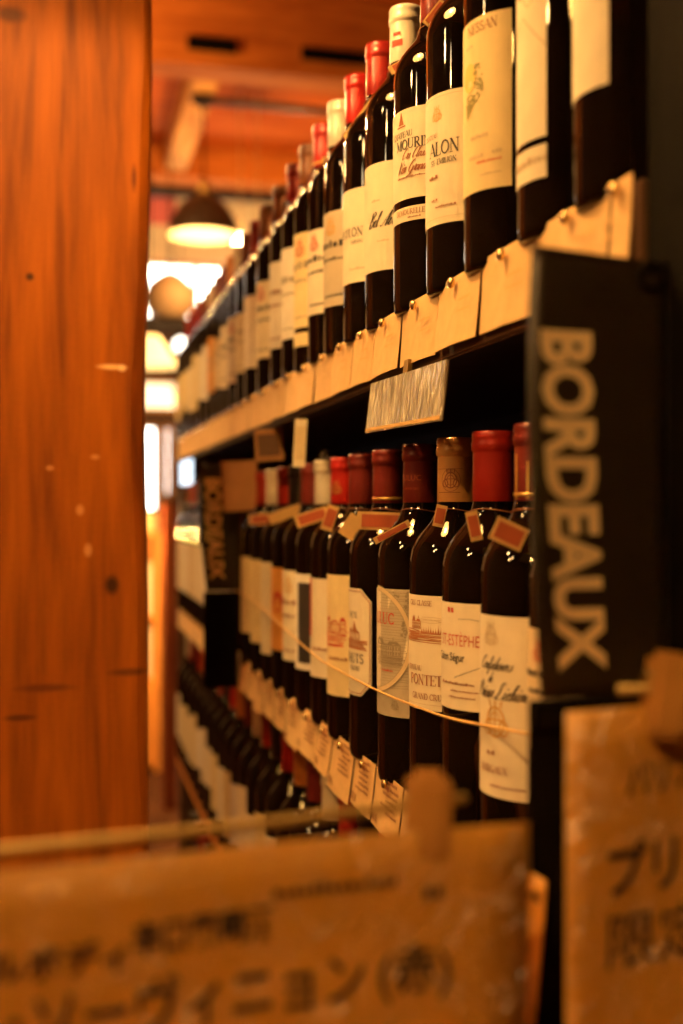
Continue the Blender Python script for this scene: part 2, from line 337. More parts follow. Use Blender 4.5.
def trees(cu, v, s, n=6):
    k = Ink(); rr = random.Random(3)
    for i in range(n):
        x = cu+i*.34*s; h = s*(.7+.5*rr.random()); k.poly([(x-.16*s, v), (x+.16*s, v), (x+.03*s, v+h*.55), (x, v+h), (x-.03*s, v+h*.55)])
    return k
def hatch(u0, v0, u1, v1, n, w_=.0003, jit=.0006, seed=1):
    k = Ink(); rr = random.Random(seed)
    for i in range(n):
        v = v0+(v1-v0)*(i+.5)/n; a = u0+rr.random()*.15*(u1-u0); b = u1-rr.random()*.15*(u1-u0)
        k.line([(a, v), ((a+b)/2, v+rr.uniform(-jit, jit)), (b, v+rr.uniform(-jit, jit))], w_)
    return k
def crest(cu, cv, s):
    k = Ink(); k.ring(cu, cv, .5*s, .62*s, .09*s); k.ring(cu, cv, .3*s, .4*s, .05*s); k.line([(cu, cv-.6*s), (cu, cv+.6*s)], .07*s)
    k.line([(cu-.45*s, cv+.1*s), (cu+.45*s, cv+.1*s)], .06*s); k.ring(cu-.45*s, cv-.25*s, .22*s, .3*s, .07*s); k.ring(cu+.45*s, cv-.25*s, .22*s, .3*s, .07*s)
    for a in (-.3, 0, .3): k.line([(cu+a*s, cv+.62*s), (cu+a*1.2*s, cv+.9*s)], .08*s)
    return k
def words(u1, v, h, n, seed=1, fac=.6):        # a line of very small print
    k = Ink(); rr = random.Random(seed); u = u1
    for i in range(n):
        w_ = h*(.35+.5*rr.random()); k.rect(u-w_, v, u, v+h*(.55+.4*rr.random())); u -= w_ + h*.28
    return k
def generic_art(seed, top, bot, kind):
    rr = random.Random(seed); a = []; h = top-bot
    if kind == 'text':
        a.append(('lettering', words(.036, bot+h*.62, h*.085, 9, seed).add(words(.030, bot+h*.48, h*.045, 11, seed+1)).add(words(.034, bot+h*.10, h*.03, 13, seed+2)), rr.choice(['ink_black', 'ink_brown', 'ink_grey'])))
        if rr.random() < .6: a.append(('crest', crest(.012, bot+h*.83, h*.12), rr.choice(['ink_gold', 'ink_red'])))
    elif kind == 'house':
        a.append(('house_drawing', castle(.010, bot+h*.45, .012).add(trees(.024, bot+h*.45, .008, 3)).add(hatch(-.02, bot+h*.38, .038, bot+h*.44, 3, seed=seed)), rr.choice(['ink_sepia', 'ink_brown'])))
        a.append(('lettering', words(.034, bot+h*.22, h*.07, 8, seed).add(words(.030, bot+h*.10, h*.03, 12, seed+2)), 'ink_black'))
    elif kind == 'blot':
        a.append(('painted_panel', Ink().rect(-.02, bot+h*.35, .036, bot+h*.75), rr.choice(['ink_red', 'ink_black', 'ink_sepia'])))
        a.append(('lettering', words(.034, bot+h*.15, h*.07, 8, seed), 'ink_black'))
    return a

# ------------------------------------------------------------------ the room
def struct(name, bm, m, parent=None):
    o = obj(name, bm, m, parent)
    if not parent: o['kind'] = 'structure'
    return o
W_CEIL = wood('ceiling_wood', (.30, .05, .006), (.55, .13, .018), grain=(.6, 6, 6), rough=.85, spec=.08); W_BEAM = wood('beam_wood', (.30, .07, .010), (.60, .19, .03), grain=(1, 8, 8), rough=.8, spec=.1)
W_JOIST = wood('joist_wood', (.34, .13, .03), (.66, .33, .09), grain=(8, 1, 8), rough=.8, spec=.1)
FZ = CAM_H
col('plaster_cream', (.93, .80, .62), rough=.8, scale=6, var=.06); col('wall_brown', (.07, .025, .010), rough=.7, scale=8)
W_FLOOR = wood('floor_wood', (.04, .014, .006), (.10, .04, .015), grain=(6, .8, 6), rough=.9, spec=.1)
struct('floor', BX(-2.6, 2.6, -2.2, 8.2, -.1, 0), W_FLOOR)
bm = bmesh.new()
for i in range(34):
    y0 = -2.2 + i*.31; box(bm, -2.6, 2.6, y0, y0+.300, FZ+2.40, FZ+2.44)
box(bm, -2.6, 2.6, -2.2, 8.3, FZ+2.44, FZ+2.5)
struct('ceiling', bm, W_CEIL)
struct('wall_left', BX(-2.7, -2.6, -2.2, 8.2, 0, FZ+2.5), M['wall_brown'])
struct('wall_right', BX(2.6, 2.7, -2.2, 8.2, 0, FZ+2.5), M['wall_brown'])
struct('wall_back', BX(-2.7, 2.7, -2.3, -2.2, 0, FZ+2.5), M['wall_brown'])
# far wall: at y = 8.0, window openings between the pieces
YW = 8.0
def h8(py): return FZ + (HOR-py)/FPX*(YW+.0)
zf = at(200, 500, 1).y
def farpt(px, py):                       # a point on the far wall plane y = YW
    z = YW / (CT - (px-341.5)/FPX*ST); return at(px, py, z)
x_l = farpt(60, 0).x; x_r = farpt(262, 0).x; t0, t1 = farpt(200, 262).z, farpt(200, 322).z; s0, s1 = farpt(160, 378).z, farpt(160, 514).z
wx0, wx1 = farpt(100, 0).x, farpt(180, 0).x
struct('wall_far', box(box(box(box(box(bmesh.new(), -2.6, 2.6, YW, YW+.2, t0, FZ+2.5), -2.6, x_l, YW, YW+.2, 0, t0), x_r, 2.6, YW, YW+.2, 0, t0),
       x_l, x_r, YW, YW+.2, s0, t1), x_l, x_r, YW, YW+.2, 0, s1), M['plaster_cream'])
struct('trim_1', BX(wx1, x_r, YW-.0, YW+.2, s1, s0), M['wall_brown'])
struct('trim_2', BX(-2.6, 2.6, YW-.12, YW-.001, t1-.09, t1+.01), M['shelf_dark'])
struct('trim_3', BX(x_l, 2.2, YW-.03, YW-.001, s0-.0, t1-.091), M['wall_brown'])
struct('trim_4', BX(-2.6, 2.6, YW-.04, YW-.001, 0.0, s1), M['wall_brown'])
daylight = mat('daylight_pane', (.9, .9, .9), rough=.3, emit=(1, .92, .76), es=WINDOW_GLOW)
daylight2 = mat('daylight_pane_low', (.9, .9, .9), rough=.3, emit=(1, .94, .82), es=WINDOW_GLOW*.7)
def window(nm, x0, x1, z0, z1, n, pm):
    bm = bmesh.new(); e = .03
    box(bm, x0, x1, YW+.02, YW+.08, z0, z0+e); box(bm, x0, x1, YW+.02, YW+.08, z1-e, z1)
    for i in range(n+1):
        x = x0 + (x1-x0-e)*i/n; box(bm, x, x+e, YW+.02, YW+.08, z0+e, z1-e)
    o = struct(nm, bm, M['peg_wood'])
    p = obj('pane', BX(x0+e, x1-e, YW+.085, YW+.09, z0+e, z1-e), pm, o)
window('window_1', x_l, x_r, t1, t0, 3, daylight)
xa, xb, xc_, xd = farpt(159.5, 0).x, farpt(163, 0).x, farpt(173, 0).x, wx1
zc = farpt(160, 412).z; zd = farpt(160, 424).z
window('window_2', x_l, xa, s1, zd, 3, daylight2); window('window_3', xb, xc_, s1+.12, zd, 1, daylight2)
window('window_4', x_l, xd, zc, s0, 3, mat('lamp_lit_pane', (.8, .7, .5), emit=(1, .72, .40), es=1.4))
struct('trim_11', box(box(box(box(bmesh.new(), xa, xb, YW, YW+.15, s1, zd), xc_, xd, YW, YW+.15, s1, zd), x_l, xd, YW, YW+.15, zd, zc), xb, xc_, YW, YW+.15, s1, s1+.12), M['wall_brown'])
# ceiling timbers
o = struct('trim_5', BX(-2.6, 2.6, 5.05, 5.25, FZ+2.02, FZ+2.40, bev=.01), W_BEAM)
o = struct('trim_6', BX(-2.6, 2.6, 7.35, 7.60, FZ+2.19, FZ+2.40, bev=.01), W_BEAM)
o = struct('trim_7', BX(.66, .80, 5.25, 7.35, FZ+2.22, FZ+2.40, bev=.008), W_JOIST)
o = struct('trim_8', BX(-1.7, -1.56, 5.25, 7.35, FZ+2.22, FZ+2.40, bev=.008), W_JOIST)
o = struct('trim_9', BX(2.1, 2.24, 5.25, 7.35, FZ+2.22, FZ+2.40, bev=.008), W_JOIST)
o = struct('trim_10', BX(-2.6, 2.6, 7.60, 7.64, FZ+2.13, FZ+2.40), M['shelf_dark'])
for (p0, p1, lb) in (((187, 37), (238, 50), 'short black vent slot on the ceiling beam above the hanging lamp'), ((300, 50), (385, 62), 'long black vent slot on the ceiling beam above the bottles')):
    z = 5.03 / (CT - ((p0[0]+p1[0])/2-341.5)/FPX*ST); a = at(p0[0], p0[1], z); b = at(p1[0], p1[1], z)
    t = thing('ceiling_vent', lb, 'vent', ((a.x+b.x)/2, 5.05, b.z), 0, 'vents on the ceiling beam')
    w2 = (b.x-a.x)/2; hh = a.z-b.z
    bm = bmesh.new(); box(bm, -w2, w2, -.02, 0, 0, .008); box(bm, -w2, w2, -.02, 0, hh-.008, hh); box(bm, -w2, -w2+.01, -.02, 0, .008, hh-.008); box(bm, w2-.01, w2, -.02, 0, .008, hh-.008)
    obj('frame', bm, M['black_metal'], t); obj('grille', BX(-w2+.01, w2-.01, -.01, 0, .008, hh-.008), M['black_metal'], t)
tag(obj('conduit_pipe', tube([(.70, 5.95, FZ+2.19), (2.55, 5.95, FZ+2.19)], .02, 12), M['shade_dark'], smooth=True), 'thin dark pipe running under the ceiling to the right of the hanging lamp', 'pipe')

# pendant lamps
def pendant(x, y, h, r, power, lb, full):
    t = thing('pendant_lamp', lb, 'lamp', (x, y, FZ+h), 0, 'hanging dome lamps')
    H = r*(1.2 if full else 1.0)
    outer = [(r, 0), (r*.985, H*.16), (r*.90, H*.40), (r*.72, H*.66), (r*.46, H*.86), (r*.22, H*.97), (r*.16, H*1.0)]
    obj('shade', lathe(outer + [(rr-.004, zz-.004) for rr, zz in outer[::-1]], 40), M['shade_dark'], t, True)
    obj('shade_lining', lathe([(max(rr-.006, .002), zz-.007+.008*(i == 0)) for i, (rr, zz) in enumerate(outer)], 40), M['shade_white'], t, True)['label'] = 'white inside of the shade'
    obj('cap', lathe([(r*.17, H*.99), (r*.19, H*1.06), (r*.15, H*1.14), (r*.19, H*1.18), (r*.10, H*1.30), (r*.04, H*1.38), (0, H*1.39)], 20), M['brass'], t, True)
    obj('cord', tube([(0, 0, H*1.38), (0, 0, 2.40-h-.001 if not full else 2.22-h-.02)], .006, 8), M['black_metal'], t)
    if full: obj('ceiling_rose', lathe([(0, 2.22-h), (.07, 2.22-h), (.065, 2.22-h-.02), (.02, 2.22-h-.05), (0, 2.22-h-.05)], 20), M['black_metal'], t, True)
    obj('bulb', lathe([(0, H*.62), (r*.10, H*.64), (r*.15, H*.70), (r*.13, H*.78), (r*.08, H*.84), (r*.08, H*.95), (0, H*.95)], 16), BULB, t, True)
    l = bpy.data.lights.new('lamp_light', 'POINT'); l.energy = power; l.color = WARM; l.shadow_soft_size = r*.10
    lo = bpy.data.objects.new('lamp_light', l); C.objects.link(lo); lo.location = (x, y, FZ+h+H*.52)
BULB = mat('bulb_glow', (1, .8, .5), emit=(1, .72, .38), es=25)
LL = ['dark dome lamp over the aisle just left of the camera', 'dark dome lamp behind the camera', 'dark dome lamp hanging over the aisle past the wooden post', 'dark dome lamp with glowing cream inside under the ceiling beam', 'dark dome lamp hidden behind the wooden post far down the aisle']
for i, a in enumerate(LAMPS): pendant(*a, LL[i], i == 3)
for (px, py, lb) in ((240, 242, 'small bare glowing bulb beside the hanging dome lamp, the left one'), (257, 235, 'small bare glowing bulb just above the far bottles, the right one'), (-40, 60, 'added bare bulb out of view behind the wooden post, lighting the ceiling beam'), (0, (.17, 4.62, -.02), 'added bare bulb hidden behind the post, lighting the far cabinet'),  # the two behind the post are added, unseen, to light beam and cabinet
        (0, (-1.15, .62, .80), 'bare bulb on a cord left of the camera, the lowest one'), (0, (-.95, .90, .98), 'bare bulb on a cord left of the camera, nearest the shelf'), (0, (-1.40, .45, 1.10), 'bare bulb on a cord left of the camera, nearest the left wall'),
        (0, (-.36, 2.80, 1.00), 'added bare bulb out of view beyond the post, the lowest one'), (0, (-.60, 3.05, 1.22), 'added bare bulb out of view beyond the post, farthest from the shelf'), (0, (-.30, 2.55, 1.28), 'added bare bulb out of view beyond the post, nearest the shelf')):  # added out of view for glints and light on the far bottles
    p = Vector(py) + Vector((0, 0, FZ)) if isinstance(py, tuple) else at(px, py, 6.4 if px > 0 else 4.3); t = thing('bare_bulb', lb, 'light bulb', p, 0, 'bare bulbs on cords')
    obj('glass_bulb', lathe([(0, -.04), (.022, -.034), (.032, -.012), (.026, .01), (.012, .03), (.012, .04), (0, .04)], 16), BULB, t, True)
    obj('cord', tube([(0, 0, .04), (0, 0, FZ+2.40-p.z-.001)], .003, 6), M['cord_tan'], t)
    l = bpy.data.lights.new('bulb_light', 'POINT'); l.energy = (8 if py[1] < 1 else (4 if py[1] < 4 else 40)) if isinstance(py, tuple) else (22 if px > 0 else 55); l.color = WARM; l.shadow_soft_size = .03
    lo = bpy.data.objects.new('bulb_light', l); C.objects.link(lo); lo.location = (p.x, p.y, p.z-.08)
# far things: posters, hanging basket lamp, display cabinet, post
a = farpt(140, 196); b = farpt(176, 226)
t = thing('pink_poster', 'pink paper poster on the pale wall above the far window', 'poster', (a.x/2+b.x/2, YW, b.z))
col('pink', (.85, .20, .22), rough=.6); w2 = (b.x-a.x)/2
obj('sheet', BX(-w2, w2, -.012, -.004, 0, a.z-b.z), M['pink'], t); obj('batten', BX(-w2-.01, w2+.01, -.02, -.002, a.z-b.z, a.z-b.z+.02), M['shelf_dark'], t)
p = at(170, 318, 7.0); t = thing('basket_lamp', 'woven bulbous lamp hanging in front of the upper window', 'lamp', p)
col('wicker', (.30, .19, .10), rough=.7, bump=.6, bscale=60)
obj('woven_shade', lathe([(.10, 0), (.15, .05), (.17, .13), (.14, .21), (.07, .27), (.03, .29)] + [(.025, .285), (.065, .262), (.13, .205), (.16, .13), (.14, .055), (.095, .0)], 24), M['wicker'], t, True)
obj('cord', tube([(0, 0, .28), (0, 0, FZ+2.40-p.z)], .005, 6), M['black_metal'], t)
col('lampglow', (.9, .7, .4), rough=.5, emit=(1, .62, .22), es=1.1)
p = at(150, 366, 6.6); t = thing('cone_lamp', 'glowing yellow cone lampshade below the dark window beam', 'lamp', p)
obj('shade', lathe([(.17, 0), (.06, .17), (.04, .18)] + [(.035, .175), (.165, 0)], 24), M['lampglow'], t, True); obj('cord', tube([(0, 0, .17), (0, 0, FZ+2.40-p.z)], .005, 6), M['black_metal'], t)
p = at(181, 345, 7.6); t = thing('globe_lamp', 'round white globe lamp beside the far bottle tops', 'lamp', p)
col('globe_white', (1, .9, .8), emit=(1, .9, .75), es=3.0)
obj('globe', lathe([(0, -.05)] + [(.05*math.cos(R_(a_)), .05*math.sin(R_(a_))) for a_ in range(-75, 76, 15)] + [(0, .05)], 20), M['globe_white'], t, True); obj('cord', tube([(0, 0, .05), (0, 0, FZ+2.40-p.z)], .004, 6), M['black_metal'], t)
col('exit_green', (.1, .8, .2), emit=(.15, 1, .25), es=2.5)
p = at(172, 398, 7.6); t = thing('green_lamp', 'tiny green indicator light in front of the lower window', 'light', p)
obj('lens', lathe([(0, -.02), (.02, -.01), (.02, .01), (0, .02)], 12), M['exit_green'], t, True); obj('rod', tube([(0, 0, .02), (0, 0, FZ+2.40-p.z)], .004, 6), M['black_metal'], t)
# display cabinet at the end of the aisle
p0 = at(120, 510, 5.2); p1 = at(161.5, 510, 5.2); cw = p1.x-p0.x
W_CAB = wood('cabinet_wood', (.50, .17, .03), (.85, .36, .08), grain=(6, 6, 1))
t = thing('display_cabinet', 'orange wooden display cabinet at the far end of the aisle', 'cabinet', (p0.x, p0.y, 0))
bm = bmesh.new(); box(bm, 0, .03, 0, .35, 0, 1.14); box(bm, cw-.03, cw, 0, .35, 0, 1.14); obj('side_panels', bm, W_CAB, t); obj('back_panel', BX(.03, cw-.03, .33, .35, 0, 1.14), W_CAB, t)
for z in (.02, .42, .72, 1.12): obj('shelf', BX(.03, cw-.03, .0, .33, z, z+.02), W_CAB, t)
obj('door', BX(.03, cw-.03, -.02, -.001, .04, .42), W_CAB, t)
for i, (x, z, hh, lb) in enumerate(((.033, .4405, .24, 'cream carton box in the middle of the far cabinet, the left one'), (.095, .4405, .26, 'cream carton box in the middle of the far cabinet, the right one'), (.033, .7405, .30, 'pale yellow carton box on the upper shelf of the far cabinet, the left one'), (.095, .7405, .25, 'pale yellow carton box on the upper shelf of the far cabinet, the right one'))):
    b_ = thing('carton_box', lb, 'box', (p0.x+x, p0.y+.06, z), 0, 'cartons in the far cabinet'); obj('carton', BX(0, .055, 0, .10, 0, hh, bev=.003), M['paper_cream'], b_); obj('lid_flap', BX(.0, .055, -.002, -.0005, hh-.03, hh-.004), M['paper_tan'], b_)
for i, x in enumerate((.07, .15)):
    j = thing('glass_jar', 'round amber jar on top of the far cabinet, the ' + ('left' if i == 0 else 'right') + ' one', 'jar', (p0.x+x, p0.y+.12, 1.1405), 0, 'jars on the far cabinet')
    obj('jar_body', lathe([(0, 0), (.032, 0), (.038, .02), (.038, .07), (.026, .09), (0, .09)], 20), M['paper_yellow'], j, True); obj('lid', lathe([(.028, .09), (.028, .105), (0, .105)], 20), M['brass'], j, True)
a = at(163, 500, 4.6); b = at(176, 500, 4.6)
W_RED = wood('red_post_wood', (.14, .030, .008), (.30, .075, .02), grain=(8, 8, 1))
tag(obj('narrow_post', BX(a.x, b.x, a.y-.03, a.y+.03, 0, FZ+.02, bev=.004), W_RED), 'narrow red-brown wooden post beside the far cabinet', 'post')

# ------------------------------------------------------------------ the big post
XE = .0752*1.35; Y0 = 1.29
kn = [(( -.0,0,0), (1,1,1), (0,0,0), 0)]
def pp(px, py): v = at(px, py, Y0/(CT-(px-341.5)/FPX*ST)); return (v.x, v.y, v.z)
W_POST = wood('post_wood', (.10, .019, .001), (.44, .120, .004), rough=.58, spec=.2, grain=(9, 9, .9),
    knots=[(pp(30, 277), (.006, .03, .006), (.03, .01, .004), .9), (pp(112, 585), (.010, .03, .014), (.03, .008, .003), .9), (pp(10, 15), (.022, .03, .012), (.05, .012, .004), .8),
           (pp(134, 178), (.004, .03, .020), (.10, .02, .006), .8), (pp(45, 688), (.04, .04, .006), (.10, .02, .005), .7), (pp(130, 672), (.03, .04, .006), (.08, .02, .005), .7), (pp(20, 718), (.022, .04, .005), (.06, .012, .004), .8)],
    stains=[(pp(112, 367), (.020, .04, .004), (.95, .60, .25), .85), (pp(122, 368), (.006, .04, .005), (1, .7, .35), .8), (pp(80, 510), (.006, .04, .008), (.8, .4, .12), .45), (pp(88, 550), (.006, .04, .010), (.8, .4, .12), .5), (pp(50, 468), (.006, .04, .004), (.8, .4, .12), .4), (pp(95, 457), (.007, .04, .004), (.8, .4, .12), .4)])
bm = bmesh.new(); rings = []
xl = XE-.27; yb = Y0+.24
NR = 60
for i in range(NR+1):
    z = (FZ+2.39)*i/NR; hz = z-FZ
    c = .014 + .003*math.sin(hz*7+1) + .002*math.sin(hz*19)
    e = .0105*max(0, min(1, (hz+.30)/.25))*0 - .008*math.exp(-((hz-.16)/.22)**2) + .003*math.sin(hz*5) 
    xr = XE + e
    pts = [(xl+c, Y0), (xl+.1, Y0-.002*math.sin(hz*4)), (xr-.08, Y0-.001), (xr-c, Y0), (xr-c*.25, Y0+c*.45), (xr, Y0+c*1.2), (xr, yb-c), (xr-c, yb), (xl+c, yb), (xl, yb-c), (xl, Y0+c)]
    rings.append([bm.verts.new((x, y, z)) for x, y in pts])
for A, B in zip(rings, rings[1:]):
    n = len(A)
    for k in range(n): bm.faces.new((A[k], A[(k+1) % n], B[(k+1) % n], B[k]))
bm.faces.new(rings[0]); bm.faces.new(rings[-1])
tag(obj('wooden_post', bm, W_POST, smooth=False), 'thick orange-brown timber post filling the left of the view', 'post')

# ------------------------------------------------------------------ shelf unit
XF = .284; XB = .66
YS0, YS1 = .44, 2.80      # unit from near upright to far end
LEV = [(.163, 'upper'), (-.244, 'middle'), (-.612, 'lower'), (-1.02, 'bottom')]
sh = thing('wine_shelf', 'long dark wooden wine shelf running away down the aisle', 'shelf', (XF, YS0, 0))
def S(nm, x0, x1, y0, y1, z0, z1, m, bev=.0015, lb=None):
    o = obj(nm, BX(x0-XF, x1-XF, y0-YS0, y1-YS0, FZ+z0, FZ+z1, bev=bev), m, sh)
    if lb: o['label'] = lb
    return o
for h, nm in LEV: S('shelf_board', XF+.004, XB, YS0+.062, YS1, h-.022, h, M['shelf_wood'])
S('back_panel', XB+.001, XB+.012, YS0, YS1, -FZ+.0, .40, M['shelf_dark'])
S('upright', XF, XB, YS0, YS0+.06, -FZ, .62, M['black_metal'], lb='near black upright')
S('upright', XF+.006, XB, YS1+.001, YS1+.02, -FZ, .164, M['shelf_wood'], lb='far end panel')
S('front_rail', XF-.002, XF+.003, YS0+.062, YS1, .112, .166, M['shelf_wood'])
S('front_rail', XF-.002, XF+.003, YS0+.062, YS1, -.290, -.241, M['shelf_wood'])
S('front_rail', XF-.004, XF+.003, YS0+.062, YS1, -.640, -.604, W_CAB, lb='reddish wooden edge of the lower shelf')

# ------------------------------------------------------------------ bottles on the shelf
XBT = .327-.0           # bottle axis a hand's breadth behind the edge
XBT = .3115
def zy(px): return ((.3215*FPX/(px-61)) - XBT*ST)/CT
def spread(ys, focus, gap=.0785):
    ys = list(ys)
    for i in range(focus+1, len(ys)): ys[i] = max(ys[i], ys[i-1]+gap)
    for i in range(focus-1, -1, -1): ys[i] = min(ys[i], ys[i+1]-gap)
    return ys
GU = 'wine bottles along the upper shelf'; GM = 'wine bottles along the middle shelf'; GL = 'wine bottles along the lower shelf'; GB = 'wine bottles along the bottom shelf'
N = Ink
upper = [
 dict(px=641, cap='maroon', lab=(.0605, .172), paper='cream', halfu=.030, rot=-16, art=[('lettering', script('Reserve', .006, .022, .155).add(words(.02, .12, .003, 9, 5)), 'ink_faint')], label='nearest bottle on the upper shelf, beside the black upright, plain cream label'),
 dict(px=579, cap='maroon', lab=(.0585, .170), paper='cream', halfu=.030, rot=-15, second=(.034, .054, [('lettering', words(.030, .044, .005, 9, 4), 'ink_faint')]), art=[('painted_mark', N().poly([(.0, .150), (.010, .148), (.012, .185), (.002, .185)]), 'ink_red'), ('gold_mark', N().poly([(.032, .152), (.037, .15), (.038, .185), (.034, .185)]), 'ink_yellow'), ('scroll', N().line([(-.01, .12), (.01, .135), (.03, .112)], .0008).line([(.0, .155), (.015, .14), (.03, .15)], .0008), 'ink_faint')], label='bottle with a red splash and a small strip label, second back on the upper shelf'),
 dict(px=518, cap='brown', lab=(.053, .172), paper='yellow', rot=-8, art=[('lettering', serif('NESSAN', .0064, .0335, .1618), 'ink_brown'), ('small_print', words(.012, .153, .0028, 4, 9).add(words(.026, .089, .0034, 6, 3)).add(words(.036, .0765, .003, 3, 3)).add(words(.022, .0755, .003, 6, 6)).add(words(.036, .0628, .0016, 13, 7)), 'ink_faint'),
      ('sun_patch', N().disc(.008, .133, .008, .010), 'ink_yellow'), ('tree_drawing', foliage(.0165, .127, .0052, .0135).add(foliage(.008, .117, .007, .004)).add(N().poly([(.003, .116), (.021, .119), (.012, .112), (.005, .104)])), 'ink_green'), ('red_line', words(.036, .0715, .0018, 14, 8), 'ink_red')], label='bottle whose pale yellow label shows a green tree and NESSAN, upper shelf'),
 dict(px=475, cap='maroon', lab=(.051, .150), paper='cream', art=[('crest', crest(.011, .134, .0075), 'ink_gold'), ('lettering', serif('ALON', .0100, .0320, .1032, sx=.98).add(serif('ST-EMILION', .0040, .0295, .0962)), 'ink_black'), ('small_print', serif('CHATEAU', .0032, .012, .117).add(words(.012, .086, .003, 4, 2)).add(words(.012, .069, .002, 4, 2)).add(words(.029, .0635, .0018, 12, 2)), 'ink_brown'), ('frame_line', N().rect(-.04, .0555, .042, .0558).rect(-.04, .147, .042, .1473), 'ink_faint')], label='bottle with a cream label reading ALON under a faint gold crest, upper shelf'),
 dict(px=438, cap='maroon', lab=(.093, .168), paper='cream', second=(.0745, .0865, [('lettering', serif('DEMOURELLE', .0042, .034, .0800).add(words(.030, .0768, .0015, 9, 2)), 'ink_brown')]), art=[('tower_crest', N().poly([(.006, .1555), (.013, .1555), (.0115, .160), (.0100, .166), (.0090, .166), (.0075, .160)]).rect(.004, .1535, .015, .1547), 'ink_brown'), ('lettering', serif('CHATEAU', .0048, .0225, .1448).add(serif('MOURIN', .0080, .0395, .1345)), 'ink_black'), ('script', script('Cru Classe', .0040, .036, .1260, w0=.15).add(script('Vin Grand', .0045, .034, .1150, w0=.16)), 'ink_brown'), ('small_print', words(.034, .1105, .0018, 18, 4), 'ink_brown')], label='bottle with a cream label reading CHATEAU MOURIN above a small strip label, upper shelf'),
 dict(px=406, cap='white', lab=(.052, .150), paper='cream', capart=[('red_mark', N().rect(-.006, .262, .006, .268, .002).rect(-.004, .272, .004, .275, .002), 'ink_red')], art=[('script', script('Bel Air', .0062, .034, .092, w0=.16), 'ink_black'), ('small_print', words(.03, .078, .002, 8, 4).add(words(.02, .115, .0025, 5, 4)), 'ink_faint')], label='bottle with a white capsule and Bel Air in script on its label, upper shelf'),
 dict(px=381, cap='red', lab=(.058, .150), paper='cream', art=[('lettering', serif('MONTLON', .0085, .0285, .103).add(serif('EMILION', .0032, .028, .096)), 'ink_black'), ('small_print', words(.03, .07, .003, 8, 4), 'ink_faint')], label='tall red-capped bottle with label lettering ending in LON, upper shelf'),
 dict(px=359, cap='bright red', lab=(.050, .150), paper='grey', art=generic_art(3, .150, .05, 'text'), label='bottle with a bright red capsule and greyish printed label, upper shelf'),
 dict(px=344.5, cap='white', lab=(.055, .150), paper='cream', art=generic_art(4, .150, .055, 'text'), label='bottle with a white capsule just behind the bright red one on the upper shelf'),
 dict(px=328, cap='bright red', lab=(.052, .165), paper='yellow', art=generic_art(5, .165, .052, 'text'), ring=True, second=(.030, .046, []), label='red-capped bottle with gold neck card and yellow label, upper shelf'),
 dict(px=313, cap='brown', lab=(.05, .165), paper='white', art=generic_art(6, .165, .05, 'text'), label='pinkish-capped upper-shelf bottle just beyond the one with a short orange card'),
 dict(px=298, cap='red', lab=(.05, .165), paper='white', art=generic_art(7, .165, .05, 'text'), label='bottle with a dark red capsule halfway down the upper shelf'),
 dict(px=283, cap='brown', lab=(.05, .160), paper='cream', art=generic_art(8, .160, .05, 'text'), label='brown-capped bottle halfway down the upper shelf, behind the dark red one'),
 dict(px=269, cap='brown', lab=(.05, .160), paper='white', art=[], label='brown-capped bottle with a blank pale label, past the middle of the upper shelf'),
]
ys = [zy(d['px']) for d in upper]
kinds = [('red', 'cream'), ('brown', 'white'), ('cream', 'cream'), ('orange', 'tan'), ('maroon', 'orange'), ('brown', 'white'), ('cream', 'cream'), ('brown', 'yellow'), ('maroon', 'cream'), ('red', 'yellow'), ('maroon', 'yellow'), ('red', 'tan'), ('brown', 'yellow')]
ordn = ['fifteenth', 'sixteenth', 'seventeenth', 'eighteenth', 'nineteenth', 'twentieth', 'twenty-first', 'twenty-second', 'twenty-third', 'twenty-fourth', 'twenty-fifth', 'twenty-sixth', 'twenty-seventh']
for i, (c, p) in enumerate(kinds):
    upper.append(dict(cap=c, lab=(random.uniform(.045, .07), random.uniform(.145, .165)), paper=p, halfu=random.uniform(.028, .040), art=generic_art(30+i, .155, .05, 'text') if i < 5 else [], label='%s-capped bottle with %s label, %s from the upright, upper shelf' % (c, p, ordn[i])))
    ys.append(ys[-1] + .087)
ys = spread(ys, 4)
UY = ys
for d, y in zip(upper, ys):
    if y > YS1-.045: continue
    d.pop('px', None); bottle(y, LEV[0][0]+.0003, group=GU, X=XBT, **d)

